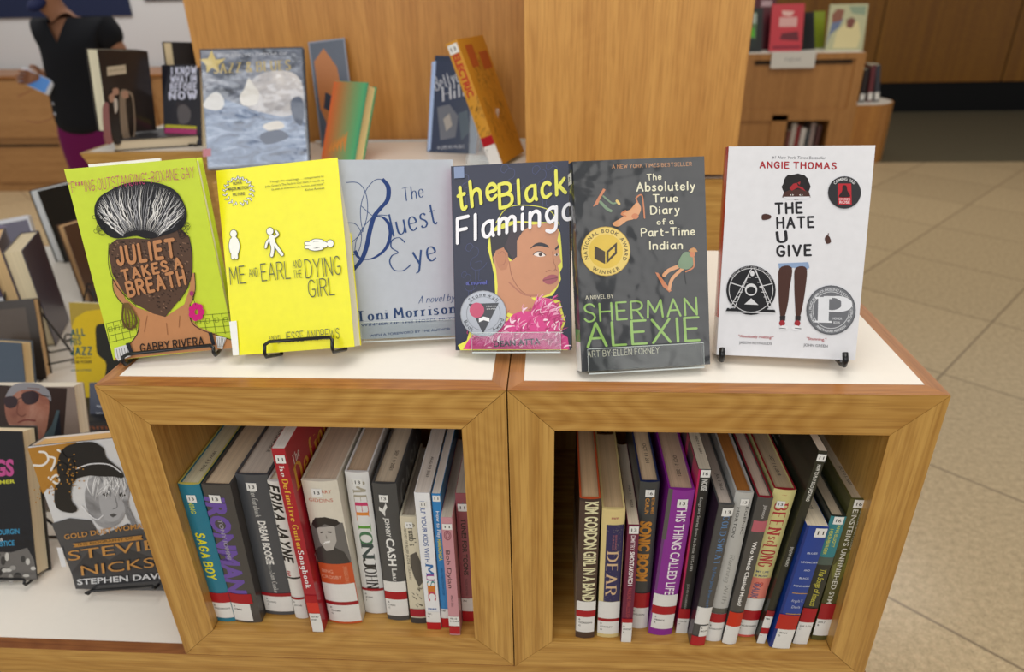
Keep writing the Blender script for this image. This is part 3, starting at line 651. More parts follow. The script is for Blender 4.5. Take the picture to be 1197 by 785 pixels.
# ================================================================== books shown face out on the cubes
GD = 'books displayed face out on top of the cubes'
GLOSS = dict(rough=.34, coat=.14)
def JIT(a): return a*(random.random()-.5)
# ---- lime green cover
bk = Book('lime green hardback whose cover shows the back of a head with a black bun', pose(-.3869, .0562, .006, .1504, .1914, -.0485, .1386, .2135), .021, .1386, .2135,
          'cover', True, 'cfe23e', GLOSS, GD, under='d61a6e')
def juliet(a):
    a.crop(60, 170, 3.019)
    L = 'cbe534'
    INK, SK, HD, WH, MG = '1d1c20', 'c4895c', '5a4234', 'eceae6', 'c2306a'
    # street of line-drawn houses
    for x0, y0, x1, y1, s in ((193, 628, 292, 605, 1), (505, 600, 632, 590, 1)):
        for k in range(5):
            x = x0+(x1-x0)*k/4; y = y0+(y1-y0)*k/4; a.line([(x, y), (x+14, y+70)], 1.6, '5a6a20')
        for k in range(4): a.line([(x0+4*k, y0+22*k), (x1+4*k, y1+22*k)], 1.6, '5a6a20')
        for k in range(4):
            x = x0+8+(x1-x0)*k/4; y = y0+14+(y1-y0)*k/4
            a.lines([[(x, y), (x+12, y-3), (x+15, y+12), (x+3, y+15), (x, y)]], 1.6, '5a6a20', smooth=False)
    # neck, ears and shoulders
    a.poly('218,470 236,478 262,540 300,570 403,604 470,560 490,500 492,452 507,448 509,505 500,545 488,560 492,610 520,640 590,668 637,684 638,714 400,735 222,757 236,728 276,700 304,664 312,612 296,590 262,560 240,545 222,510', SK)
    a.poly('204,380 206,350 232,330 300,326 345,330 420,300 462,296 486,320 497,372 497,445 482,500 452,545 403,604 360,592 300,560 258,520 216,450', HD)
    random.seed(3)
    for k in range(420):
        x = random.uniform(215, 488); y = random.uniform(335, 585)
        if y > 470 and (x < 250+(y-470)*1.2 or x > 480-(y-470)*.65): continue
        a.line([(x, y), (x+3, y+2)], 3.4, random.choice(['2e2018', '8a6a54', '3c2a20']), smooth=False, up=(k % 60 == 0))
    a.line('205,345 206,430 240,505 300,562', 2.4, INK); a.line('488,322 498,380 497,448 480,505 452,548', 2.4, INK)
    a.line('218,470 222,512 244,548 262,562', 2.4, INK); a.line('507,448 510,505 500,545', 2.4, INK); a.line('312,612 306,660 276,700 236,728', 2.4, INK); a.line('492,560 494,615 530,648 637,684', 2.4, INK)
    a.line('340,600 330,655', 1.5, '8a5a3a'); a.line('408,625 412,665', 1.5, '8a5a3a'); a.line('455,600 452,640', 1.5, '8a5a3a')
    # bun
    a.poly('155,215 172,182 205,160 250,138 300,128 352,128 400,138 440,160 466,196 480,240 470,280 440,302 400,316 345,328 300,318 250,326 212,322 178,292 158,255', INK, True)
    random.seed(5)
    for k in range(96):
        t = k/95; ang = PI*(1.04-1.08*t); ex, ey = 318+155*math.cos(ang), 228-96*math.sin(ang)*(.9+.1*random.random()); sx, sy = 318+62*math.cos(ang), 318-20*math.sin(ang)
        mx, my = (ex+sx)/2+16*math.cos(ang+.4)+JIT(14), (ey+sy)/2-12+JIT(14)
        q1 = JIT(12); a.line([(sx, sy), ((sx*2+mx)/3+q1, (sy*2+my)/3), ((sx+mx*2)/3-q1, (sy+my*2)/3), (mx+q1*.8, my), ((mx+ex)/2-q1*.8, (my+ey)/2), (ex, ey)], 1.6+1.6*random.random(), random.choice([WH, WH, 'a9a9ac', '7b7b80']), taper=True, up=(k % 8 == 0))
    for k in range(26):
        x = random.choice([random.uniform(152, 205), random.uniform(450, 490)]); y = random.uniform(250, 320); r = random.uniform(6, 13)
        a.line([(x+r*math.cos(q*.8), y+r*math.sin(q*.8)) for q in range(8)], 1.4, INK, up=(k == 0))
    # lettering
    a.text('JULIET', 240, 418, 440, 388, 58, SK, 'h', wt=1.15); a.text('TAKES A', 258, 474, 464, 428, 34, SK, 'h', wt=1.2); a.text('BREATH', 277, 530, 476, 486, 48, SK, 'h', wt=1.15)
    a.text('"F***ING OUTSTANDING"-ROXANE GAY', 70, 168, 508, 112, 38, 'b83a6c', 'h', wt=.36)
    a.text('GABBY RIVERA', 320, 726, 540, 700, 27, '2a211e', 'h', wt=.85)
    # earrings, straps
    for k in range(5): a.line([(262+k*3, 556), (254+k*12, 600), (262+k*9, 640)], 6, '6f5a2c', up=(k == 0))
    a.line('258,560 256,615 280,645 304,625 300,598', 7, '5d4a24')
    for k in range(7): a.ell(515+17*math.cos(k*.9), 585+21*math.sin(k*.9), 12, 12, 'd4207c', n=12)
    a.ell(498, 520, 7, 9, 'a83a72', n=12); a.line('502,530 512,560', 1.6, INK)
    a.poly('226,712 268,700 285,740 240,757 228,740', 'dcdcdc'); a.poly('582,668 620,676 606,716 590,712', 'dcdcdc')
    for k in range(5): a.line([(234+k*9, 716-k*2), (240+k*9, 748-k*3)], 1.6, '55555a'); a.line([(588+k*7, 674+k), (592+k*4, 708)], 1.4, '55555a')
    a.poly('266,696 280,692 297,736 284,740', '2a2a30'); a.poly('557,658 570,656 582,700 570,702', '2a2a30')
juliet(bk.front)
m2 = MB(); a2 = Art(m2, bk.f_front, bk.pix_front, lift=.0001); 
bk.finish()
m = MB(); m.box(-.045, .03, .007, .010, .20, .2165, paint('efeeea', rough=.6)); s_ = m.build('paper_slip', bk.root); tag(s_, 'white paper slip sticking up')
easel('black wire easel under the lime green book', bk.M, .021, .0012, w=.10, lip=.008)

# ---- yellow cover with three white pictogram people
bk = Book('bright yellow book with three white pictogram people, second from the left on the cubes', pose(-.2412, .0475, .012, -.0657, .4113, -.1107, .1423, .2078), .022, .1423, .2078,
          'cover', False, 'f4ee14', GLOSS, GD)
def yellow(a):
    a.crop(240, 175, 3.14); K, W = '33331c', 'f6f6ec'
    for sg in (-1, 1):
        for k in range(9):
            t = math.radians(-75+k*20); x = 123+sg*50*math.cos(t); y = 152-48*math.sin(t)
            for q in (-1, 1):
                a.ell(x+q*sg*4, y+q*2, 8, 3.2, K, rot=(-t*sg)+q*.6, n=10); a.ell(x+q*sg*4, y+q*2, 6.4, 1.9, W, rot=(-t*sg)+q*.6, n=10)
    a.text('NOW A', 104, 130, 137, 126, 11, K, bold=.6); a.text('MAJOR MOTION', 86, 151, 160, 144, 12, K, bold=.6); a.text('PICTURE', 103, 170, 147, 166, 11, K, bold=.6)
    for i, (t, x0, y0, x1, y1) in enumerate((('"Though this novel begs . . . comparisons to', 236, 122, 436, 101), ("John Green's The Fault in Our Stars, it stands on", 222, 139, 437, 115), ('its own in inventiveness, humor, and heart."', 245, 150, 439, 129), ('-Kirkus Reviews', 366, 152, 439, 144))):
        a.text(t, x0, y0, x1, y1, 8, K)
    def man(P, c, w, head):
        a.up()
        for p, ww in P: a.line(p, ww+w, c, up=False)
        a.ell(head[0], head[1], 12+w/2, 13+w/2, c, n=18)
    figs = [([('98,330 94,352 98,375', 9), ('118,330 124,352 120,375', 9), ('108,328 108,352', 22), ('103,350 104,396', 12), ('114,350 116,396', 12)], (106, 308)),
            ([('243,325 230,338 224,358', 8), ('252,322 268,312 262,300', 8), ('246,322 250,345', 20), ('248,345 250,365 246,388', 11), ('254,342 268,362 284,384', 11)], (240, 299)),
            ([('388,340 405,332 430,334', 8), ('386,362 405,366 430,362', 8), ('405,348 440,348', 22), ('372,344 405,345', 11), ('372,357 405,355', 11)], (461, 344))]
    for P, hd in figs:
        man(P, '3a3a1e', 4.5, hd); man(P, W, 0, hd)
    C = '3f4a2a'
    for t, x0, y0, x1, y1, cap, w in (('ME', 96, 494, 151, 488, 62, .3), ('AND', 165, 466, 197, 462, 29, .42), ('EARL', 211, 481, 315, 471, 62, .3), ('AND', 324, 434, 357, 430, 27, .42), ('THE', 328, 471, 357, 467, 27, .42), ('DYING', 373, 470, 501, 456, 66, .3), ('GIRL', 384, 541, 477, 531, 62, .3),
                                   ('A NOVEL', 237, 697, 281, 693, 14, .5), ('BY', 270, 710, 283, 709, 11, .5), ('JESSE ANDREWS', 293, 706, 495, 690, 36, .34)):
        a.text(t, x0, y0, x1, y1, cap, C, 'h', wt=w*1.15)
    a.poly('91,630 118,627 127,752 105,754', 'f2f2ea')
yellow(bk.front); bk.finish()
easel('black wire easel under the bright yellow book, with its rail across the cover foot', bk.M, .022, .0012, w=.078, lip=.013, x0=.012)

# ---- pale grey cover with blue script lettering
bk = Book('pale grey paperback with large blue script lettering, half behind the yellow book', pose(-.129, .094, .010, .2304, .2766, .0546, .1327, .2029), .014, .1327, .2029,
          'cover', False, 'bcc2ca', dict(rough=.45, coat=.1), GD)
def bluest(a):
    a.crop(390, 175, 3.139); B, T = '1e3c78', '2c4a7e'
    a.line('178,108 196,128 202,152 196,186 172,214 148,246 132,300 122,350 104,400 72,440', 17, B, contrast=.75)
    a.line('150,243 180,248 202,272 208,312 192,360 156,392 120,402 92,394 78,370', 13, B, contrast=.8)
    for p in ('178,108 150,112 118,150 100,205 100,260 108,300', '60,345 104,300 124,230 118,160 90,122 46,120', '46,268 80,272 102,310 92,370 62,388 34,384', '78,370 84,330 112,280 150,243 196,240', '100,205 140,240 160,246'): a.line(p, 2.4, T)
    a.text('The', 256, 190, 330, 172, 48, T, 'c', shear=.15, wt=.5); a.text('luest', 218, 318, 380, 270, 82, T, 'c', shear=.1, wt=.5)
    a.line('262,340 240,322 214,332 212,358 236,376 214,388 206,412 222,440 256,442 284,420', 5, T, contrast=.6); a.text('ye', 300, 425, 378, 402, 84, T, 'c', shear=.1, wt=.5)
    a.text('A novel by', 312, 563, 441, 552, 26, T, 'c', shear=.35, wt=.5); a.text('Toni Morrison', 90, 629, 446, 598, 36, '24406c', 's', wt=.95)
    a.text('WINNER OF THE NOBEL PRIZE', 100, 648, 446, 622, 10, T, bold=.3); a.text('WITH A FOREWORD BY THE AUTHOR', 132, 686, 428, 660, 9, T, bold=.3)
bluest(bk.front); bk.finish()
acrylic_stand('clear acrylic stand under the pale grey paperback', bk.M, .014, .0012, w=.11, x0=.01)

# ---- navy cover with face and pink feathers
bk = Book('navy blue paperback with a drawn face, yellow outline and pink feather collar', pose(.0034, .0645, .010, -.1094, .3874, -.064, .1318, .2066), .018, .1318, .2066,
          'cover', False, '1c1f38', GLOSS, GD, pagec=(228, 214, 190))
bk.band(bk.spine, 0, bk.H, 0, bk.T, 'd0287c', 2)
def flamingo(a):
    a.crop(520, 180, 3.27); Y, SK, SH, HR, PK, PL = 'e6e24e', 'c98c66', 'a5684c', '231c22', 'd83a86', 'f2a2c4'
    for ox, oy, s in ((60, 90, 1), (230, 70, 1.2), (350, 75, 1.2), (95, 370, 1.1), (75, 470, .8), (400, 60, 1)):
        for p in ('0,0 14,-14 30,-6 28,14 10,26 2,48 18,66 44,60 60,40', '14,-14 4,-26 -10,-20 -12,-4 -2,2', '20,66 22,110 30,112', '34,64 32,100 40,100', '44,60 40,36 20,40'):
            q = [tuple(float(v) for v in c.split(',')) for c in p.split()]; a.line([(ox+x*s, oy+y*s) for x, y in q], 1.6, '434a78')
    a.poly('170,306 200,272 262,255 340,258 420,262 441,300 446,352 449,402 450,432 440,452 444,478 430,512 412,540 380,548 440,560 450,600 462,640 440,690 470,748 60,749 50,730 84,712 96,672 190,640 194,560 190,470 180,420 164,360', Y)
    a.line('196,262 240,205 320,196 400,215 438,270', 3, Y); 
    a.poly('172,300 210,290 280,262 330,262 262,410 208,362 186,420 178,372', HR)
    a.poly('196,368 225,356 248,410 262,404 275,392 276,330 300,292 335,270 400,262 428,268 436,300 430,330 437,352 440,392 445,412 432,428 438,446 434,470 437,492 424,512 402,532 372,545 330,548 360,575 330,620 262,612 228,602 200,560 202,500 196,440 184,395', SK)
    a.poly('276,330 300,292 335,270 300,262 262,270 230,350 262,402 276,392', '3a2a30')
    a.poly('196,368 222,358 240,376 246,410 236,440 216,444 202,430 192,398', 'bd7e5a'); a.line('205,380 222,372 234,390 228,418 214,424', 2.4, SH); a.line('246,410 258,470 290,520 330,545', 3.2, SH); a.line('246,490 300,535 352,540', 6, 'b4745a')
    a.poly('326,362 344,344 366,338 390,346 398,358 372,352 346,352', HR, True); a.poly('420,362 434,346 437,356 424,368', HR)
    a.poly('340,384 352,374 370,376 384,388 360,392', 'f0e2d8', True); a.ell(366, 383, 7, 7, '3a2018', n=14); a.line('338,384 352,373 370,374 386,386', 3, HR); a.poly('418,386 428,378 436,382 430,390', 'f0e2d8'); a.ell(428, 384, 4, 5, '3a2018', n=10)
    a.line('412,372 416,410 424,432 416,446 398,444 386,450', 2.6, SH); a.line('424,440 430,446', 3, SH)
    a.poly('374,482 390,466 410,460 424,462 434,468 428,484 410,496 390,496', 'a4505a', True); a.line('376,482 400,478 432,472', 2.4, '6a2a34')
    random.seed(11)
    a.poly('70,745 90,712 110,690 190,660 236,640 262,612 290,600 330,600 352,545 400,552 430,575 440,600 450,640 440,680 470,700 476,746', PK)
    for k in range(330):
        x = random.uniform(80, 455); y = random.uniform(560, 740)
        if y < 735-(x-60)*.5-20 and x < 330 and y < 640: continue
        if x > 440 and y < 620: continue
        t = random.uniform(-2.6, -.4); l = random.uniform(18, 38)
        a.line([(x, y), (x+l*.5*math.cos(t), y+l*.5*math.sin(t)+3), (x+l*math.cos(t+.5), y+l*math.sin(t+.5))], random.choice([2.4, 3, 5.5, 8]), random.choice([PL, 'fbd6e4', 'b41f66', 'e65aa0', 'c42a74']), taper=True, up=(k % 12 == 0))
    a.text('the', 58, 217, 200, 168, 92, Y, 'h', shear=.25, wt=.75); a.text('Black', 212, 207, 462, 148, 88, Y, 'h', shear=.2, wt=.75)
    a.text('Flamingo', 50, 340, 492, 246, 92, 'f4f2f6', 'h', shear=.22, wt=.72)
    a.text('a novel', 83, 500, 163, 497, 16, '545aa8', bold=1); a.text('DEAN ATTA', 189, 736, 366, 725, 23, '2a1a30', bold=.8)
    a.poly('36,50 75,48 76,92 38,94', '7c8cae')
flamingo(bk.front)
def seal1(a):
    a.crop(520, 180, 3.27); S, D = 'b4b6ba', '26262c'; fm = paint('94969b', rough=.3, metal=.6, coat=.3)
    a.ell(149, 609, 88, 88, '8a8c92'); a.ell(149, 609, 85, 85, fm); a.ring(149, 609, 64, 64, 2, '6a6c72')
    a.poly('92,572 208,568 148,686', D); a.ell(124, 596, 28, 29, 'c23a62'); a.poly('132,628 150,620 172,626 172,640 150,634 132,642', 'f0f0f0')
    a.arc('Stonewall', 149, 609, 66, 140, 40, 15, D, bold=.5); a.arc('Book', 149, 609, 81, 200, 240, 15, D, inner=True, bold=.5); a.arc('Award', 149, 609, 81, 298, 345, 15, D, inner=True, bold=.5)
    a.text('STONEWALL', 160, 584, 198, 583, 5, 'e8e8e8'); a.text('BOOK AWARD', 162, 594, 196, 593, 5, 'e8e8e8')
sticker_part(bk, 'award_seal', 'round silver award sticker with a black triangle', seal1)
bk.finish(); acrylic_stand('clear acrylic stand under the navy book with the pink feathers', bk.M, .018, .0012, w=.10, x0=.005)

# ---- charcoal hardback in crinkled plastic
CR_ = dict(rough=.34, coat=1.0, bump=.5, bscale=24)
bk = Book('charcoal grey hardback in crinkled plastic with green lettering and a gold round seal', pose(.1483, .0336, .010, .1337, .396, -.0016, .1425, .2214), .030, .1425, .2214,
          'cover', True, '2c2f33', CR_, GD, pagec=(210, 195, 165))
def alexie(a):
    a.crop(650, 170, 2.905); CRM, GR = 'e4e0c2', '8fb85c'
    a.text('A NEW YORK TIMES BESTSELLER', 191, 78, 460, 68, 12, 'c08a5e', 'h', wt=.7)
    for t, x0, y0, x1, y1, cap in (('The', 310, 118, 357, 115, 20), ('Absolutely', 275, 155, 470, 150, 28), ('True', 330, 192, 412, 190, 25), ('Diary', 322, 233, 418, 229, 26), ('of a', 343, 268, 397, 266, 18), ('Part-Time', 290, 308, 470, 303, 26), ('Indian', 318, 352, 428, 350, 26)):
        a.text(t, x0+2, y0+2, x1+2, y1+2, cap, '23262a', 'h', wt=1.0); a.text(t, x0, y0, x1, y1, cap, CRM, 'h', wt=.75)
    for t, x0, y0, x1, y1, cap, w in (('A NOVEL BY', 101, 522, 194, 517, 12, .6), ('ART BY ELLEN FORNEY', 107, 718, 350, 704, 20, .55)): a.text(t, x0, y0, x1, y1, cap, 'd8d4bc', 'h', wt=w)
    a.text('SHERMAN', 98, 598, 478, 574, 58, GR, 'h', wt=.5); a.text('ALEXIE', 108, 683, 486, 660, 78, GR, 'h', wt=.48)
    # two small figures
    F1, F2, SH = 'c8784a', 'd89a6a', '6f8a6a'
    a.poly('125,208 134,190 160,146 168,150 150,180 142,200', F1); a.line('150,192 172,214 186,222', 10, SH); a.line('160,172 190,196 208,192', 6, SH); a.line('206,188 214,198', 9, 'e0c06a')
    a.poly('194,262 230,240 222,228 250,218 262,205 276,192 288,212 280,236 262,250 240,256 214,274 196,272', F2, True); a.line('276,192 272,178 290,168 296,200 300,246', 5, F1); a.ell(268, 240, 12, 10, F1, n=14); a.line('236,222 222,232 236,240', 6, F1)
    a.poly('336,430 346,432 372,468 392,492 384,498 362,478', F1); a.line('366,440 382,424 420,408', 13, F2); a.line('384,486 394,452 430,416', 11, F2)
    a.poly('412,408 430,366 452,362 470,380 462,410 440,420', SH, True); a.ell(462, 368, 10, 11, F1, n=14); a.poly('448,358 456,350 466,346 474,350 480,360 466,362', 'c88a4a'); a.line('466,380 466,412 440,428', 5, F1); a.line('436,430 442,470', 2, '23262a')
alexie(bk.front)
for t0 in (0,):
    bk.V('The Absolutely True Diary', .24, .78, .25, .62, '8fa860', 'h', wt=.7)
bk.B(.80, .86, '5aa04c'); bk.B(.86, 1.0, 'dcdcd8'); bk.sticker('13', .05, .1, .9)
def seal2(a):
    a.crop(650, 170, 2.905); g = paint('d8b84e', rough=.3, metal=.45, coat=.4); D = '3a2c14'
    a.ell(168, 359, 84, 84, 'b89434'); a.ell(168, 359, 82, 82, 'e4c86a'); a.ell(168, 359, 58, 58, g)
    a.arc('NATIONAL BOOK AWARD', 168, 359, 63, 205, -28, 13, D, bold=.5); a.arc('WINNER', 168, 359, 77, 228, 312, 13, D, inner=True, bold=.5)
    a.poly('130,340 166,360 166,402 130,384', D); a.poly('206,328 170,360 170,402 206,366', D); a.poly('178,362 199,344 199,362 178,384', g); a.poly('137,352 159,364 159,388 137,376', D)
sticker_part(bk, 'award_seal', 'round gold award sticker', seal2, finish=dict(rough=.3, coat=.6))
bk.finish(); acrylic_stand('clear acrylic stand with a low front lip under the charcoal hardback', bk.M, .030, .0012, w=.125, lip=.024, x0=.0)

# ---- white hardback with red spine
bk = Book('white glossy hardback with a red spine and a girl holding up a sign', pose(.2992, .0538, .012, -.1152, .2998, -.0234, .1455, .2224), .030, .1455, .2224,
          'cover', True, 'e3e3e6', dict(rough=.22, coat=.7, bump=.05, bscale=20), GD, pagec=(215, 190, 160))
bk.band(bk.spine, .03, bk.H, 0, bk.T, 'a81a26', 6); bk.B(.82, 1.0, 'd8d4d4')
def thug(a):
    a.crop(820, 160, 2.805); R, K, SKN = 'a6262e', '222226', '4a2c24'
    a.text('#1 New York Times Bestseller', 230, 71, 407, 73, 10, '5a5a60', shear=.2); a.text('ANGIE THOMAS', 192, 101, 441, 105, 20, R, 'h', wt=1.0)
    for t, x0, x1, y in (('THE', 244, 329, 250), ('HATE', 249, 367, 297), ('U', 251, 279, 344), ('GIVE', 249, 358, 389)): a.text(t, x0, y+1, x1, y-2, 33, K, 'h', wt=1.05)
    random.seed(9)
    a.poly([(311+(47+JIT(8))*math.cos(k/26*2*PI), 163-(44+JIT(9))*math.sin(k/26*2*PI)) for k in range(27)][:-1], '1f1b1c'); a.poly('264,198 358,198 352,180 330,172 292,172 270,182', SKN)
    a.poly('268,196 280,205 345,205 358,195', 'e3e3e6'); a.poly('288,168 300,154 312,150 316,160 332,166 342,178 316,166 296,176', 'a8262e'); a.poly('314,150 324,146 322,158', 'a8262e')
    for x in (296, 326): a.ell(x, 190, 6, 2.4, 'e8e0d8', n=10); a.ell(x, 190, 2.4, 2.4, '111111', n=8)
    a.poly('198,256 212,252 228,258 224,268 200,272', SKN, True); a.poly('404,332 412,322 420,328 424,344 410,350', SKN, True); a.line('414,326 416,316', 3, SKN)
    a.poly('252,414 350,410 354,428 346,434 316,430 300,428 276,434 254,430', '8fa6c8')
    a.poly('256,430 296,428 288,500 284,540 272,590 260,592 254,550 252,490', SKN, True); a.poly('308,430 344,430 340,500 330,560 320,594 310,592 306,540 304,480', SKN, True)
    for x in (266, 316): a.poly([(x-9, 586), (x+9, 586), (x+8, 602), (x-9, 602)], '2a2224'); a.ell(x-2, 610, 10, 10, 'a02a32', n=12); a.ell(x+(4 if x < 300 else -8), 625, 14, 8, 'e8e8ea', rot=0, n=16); a.line([(x-10, 626), (x+10, 628)], 2, K)
    a.text('"Absolutely riveting!"', 121, 656, 236, 661, 9, R, bold=.3); a.text('JASON REYNOLDS', 123, 677, 230, 681, 9, '4a4a50'); a.text('"Stunning."', 344, 664, 409, 668, 9, R, bold=.3); a.text('JOHN GREEN', 334, 685, 413, 689, 9, '4a4a50')
thug(bk.front)
def seal3(a):
    a.crop(820, 160, 2.805); K, W = '1c1c20', 'd8d8da'
    a.ell(162, 502, 81, 81, K); a.poly('78,572 84,560 240,566 243,577', K); a.ring(162, 502, 72, 72, 2, W)
    a.lines(['165,430 92,562', '172,430 236,564', '160,436 108,560', '178,436 222,562'], 2.4, W, smooth=False)
    a.line('78,572 243,577', 3, W); 
    for k in range(7): a.line([(150-k*9, 460+k*16), (160-k*9, 460+k*16)], 2, W)
    for k in range(7): a.line([(176+k*7, 460+k*16), (186+k*7, 460+k*16)], 2, W)
    a.ell(162, 500, 20, 20, W); a.ell(162, 503, 15, 13, K); a.poly('140,548 162,528 186,550', W); a.line('96,478 135,490', 3, W); a.line('190,490 232,480', 3, W); a.ell(166, 447, 7, 9, W, n=12)
    a.arc('CORETTA SCOTT KING BOOK AWARD', 162, 502, 74.5, 150, 25, 5, W)
sticker_part(bk, 'award_seal', 'round black award sticker with white line drawing', seal3)
def seal4(a):
    a.crop(820, 160, 2.805); g = paint('77797e', rough=.3, metal=.4, coat=.5); W = 'd6d8dc'
    a.ell(424, 567, 81, 81, '55575c'); a.ell(424, 567, 78, 78, g); a.ring(424, 567, 60, 60, 2, W)
    a.arc('MICHAEL L PRINTZ AWARD FOR EXCELLENCE IN YOUNG ADULT LITERATURE', 424, 567, 64, 215, -35, 8, W, bold=.4); a.arc('AMERICAN LIBRARY ASSOCIATION', 424, 567, 73, 228, 312, 8, W, inner=True, bold=.4)
    a.text('P', 398, 608, 470, 610, 84, 'e2e4e8', 's', wt=1.3); a.text('HONOR', 430, 598, 460, 599, 8, W, bold=.5); a.text('BOOK', 432, 611, 454, 612, 8, W, bold=.5)
sticker_part(bk, 'award_seal', 'round grey award sticker with a large pale letter P', seal4)
def seal5(a):
    a.crop(820, 160, 2.805); a.ell(468, 182, 54, 53, '26262a'); a.poly('446,153 490,153 492,222 446,222', 'b8202c'); a.arc('COMING 2021', 468, 182, 40, 140, 40, 9, 'e0e0e0', bold=.4)
    a.text('CONCRETE', 450, 207, 487, 207, 7, 'f0d8d8', bold=.5); a.text('ROSE', 452, 218, 486, 218, 9, 'f0d8d8', bold=.5); a.poly('462,160 474,160 478,176 486,196 450,196 460,178', '2a1418', True)
sticker_part(bk, 'promotional_sticker', 'round black sticker with a small red book cover', seal5)
bk.finish(); easel('black wire easel behind and under the white hardback with the red spine', bk.M, .030, .0012, w=.125, back=.15, rail=False, x0=-.004)
# ================================================================== books in the two cubes, spines out
FLZ = -CUBE_H+BT+.0004
SF = dict(rough=.32, coat=.22)
PAGE_GREY = (196, 184, 168)
SD = {  # x, y, lean, thickness, height
'saga': (-0.3891, 0.0129, 0.0129, 0.0269, 0.2326), 'iron': (-0.3573, 0.0122, 0.0214, 0.0354, 0.2326), 'dream': (-0.3188, 0.0270, 0.0214, 0.0405, 0.2373), 'erika': (-0.2874, 0.0219, 0.0131, 0.0172, 0.2327),
'guitar': (-0.2583, 0.0021, -0.0079, 0.0156, 0.2957), 'crosby': (-0.2254, 0.0160, -0.0068, 0.0437, 0.2388), 'elton': (-0.1885, 0.0345, 0.0084, 0.0289, 0.2387), 'cash': (-0.1555, 0.0240, 0.0181, 0.0294, 0.2306),
'crumb': (-0.1271, 0.0206, 0.0069, 0.0204, 0.1840), 'kids': (-0.1050, 0.0122, 0.0063, 0.0184, 0.2281), 'harm': (-0.0899, 0.0156, 0.0098, 0.0105, 0.2244), 'dylan': (-0.0761, 0.0037, 0.0043, 0.0137, 0.1989), 'toons': (-0.0609, 0.0266, 0.0082, 0.0153, 0.2167),
'gordon': (0.0932, 0.0056, -0.0004, 0.0242, 0.2300), 'dear': (0.1228, 0.0078, -0.0088, 0.0270, 0.2132), 'shost': (0.1457, 0.0023, -0.0074, 0.0136, 0.1960), 'sonic': (0.1643, 0.0243, -0.0072, 0.0224, 0.2410), 'life': (0.1910, 0.0138, 0.0284, 0.0297, 0.2383),
'pink': (0.2189, 0.0187, 0.0108, 0.0143, 0.2650), 'sweat': (0.2360, 0.0003, 0.0437, 0.0186, 0.2299), 'horton': (0.2573, 0.0076, 0.0383, 0.0204, 0.2418), 'class': (0.2769, 0.0041, 0.0525, 0.0175, 0.2383), 'solong': (0.2989, 0.0155, 0.0625, 0.0252, 0.2406),
'jazzp': (0.3171, 0.0070, 0.0810, 0.0100, 0.3022), 'blue': (0.3388, 0.0001, 0.0636, 0.0251, 0.2013), 'insect': (0.3666, 0.0079, 0.0432, 0.0177, 0.2103), 'einst': (0.3926, 0.0144, 0.0193, 0.0188, 0.2300)}
GL, GR_ = 'library books shelved in the left cube', 'library books shelved in the right cube'
def sbook(k, label, color, hard=True, depth=.16, **kw):
    x, y, ro, T, H = SD[k]; left = x < 0
    return Book(label, pose(x, y, FLZ, 0, 0, ro, T, H), T, depth, H, 'spine', hard, color, kw.pop('finish', SF), GL if left else GR_, **kw)
W_, Y_ = 'e8e6e0', 'e6d23c'
# ---------- left cube
b = sbook('saga', 'teal hardback with yellow lettering, first from the left in the left cube', '1f7891', pagec=(205, 200, 170), under='c8c060')
b.V('NING', .13, .21, .30, .52, 'c8d030', 'h', wt=.7); b.V('SAGA BOY', .36, .69, .22, .62, 'e8e020', 'h', wt=1.0); b.sticker('13', .075, .3, .72); b.call(.86, .97, ('B', 'FREDERICKS'), 0.02, .98); b.tape(.79, .86); b.stamp('NOV 2 3 2021'); b.finish()
b = sbook('iron', 'thick dark grey hardback with big purple letters, second from the left in the left cube', '4a4846', pagec=(196, 176, 148))
b.V('IRONMAN', .09, .79, .02, .72, '6a4fa4', 'b', bold=1.6); b.V('TONY IOMMI', .25, .54, .30, .46, '9a94a8', 'b', bold=.7); b.sticker('13', .07, .2, .6); b.tape(.79, .86, u1=.85); b.call(.86, .985, ('B', 'IOMMI'), 0, .72); b.finish()
b = sbook('dream', 'thick charcoal hardback with small white capitals, third from the left in the left cube', '4c4f54', pagec=(186, 176, 162))
b.V('Peter Guralnick', .08, .30, .38, .56, 'c8c8c4', 'c', wt=.8); b.V('DREAM BOOGIE', .33, .64, .42, .66, 'ecebe6', 'b', bold=1); b.V('THE TRIUMPH OF', .56, .70, .44, .54, 'a8a8a4', 'b'); b.V('Sam Cooke', .70, .84, .46, .62, 'c8c8c4', 'c', wt=.8); b.sticker('13', .055, .3, .62)
b.tape(.845, .868, '9c1622'); b.call(.868, .975, ('B', 'COOKE', 'G'), .02, .98); b.stamp('BOOKMOBILE', .05, .10); b.finish()
b = sbook('erika', 'white book with black brush capitals, squeezed in left of the red songbook', 'e4e2dc', finish=SF)
b.V('ERIKA JAYNE', .03, .58, .08, .72, '16161a', 'h', wt=1.15, shear=.25); b.B(.70, .712, '1a1a1a'); b.spine.up(); b.V('...', .66, .69, .2, .8, 'b03a40', 'h', wt=2.6); b.tape(.845, .86, '9c1622'); b.call(.86, .975, ('B', 'JAYNE')); b.finish()
b = sbook('guitar', 'tall red softcover songbook with yellow serif title, standing forward in the left cube', 'a81c2c', hard=False, depth=.23, pagec=(190, 184, 178))
b.V('The', .06, .15, .30, .66, 'e8e6e0', 's', wt=1); b.V('Definitive Guitar', .17, .55, .30, .72, 'e2b23c', 's', wt=1.1); b.V('Songbook', .56, .76, .30, .72, 'ececec', 's', wt=1.1); b.sticker('11', .035, .18, .9)
b.B(.84, .90, 'cf2c20'); b.call(.90, 1.0, ('787.87', 'DEFI'), .05, .98); b.tape(.80, .84, 'a81522')
A = b.front
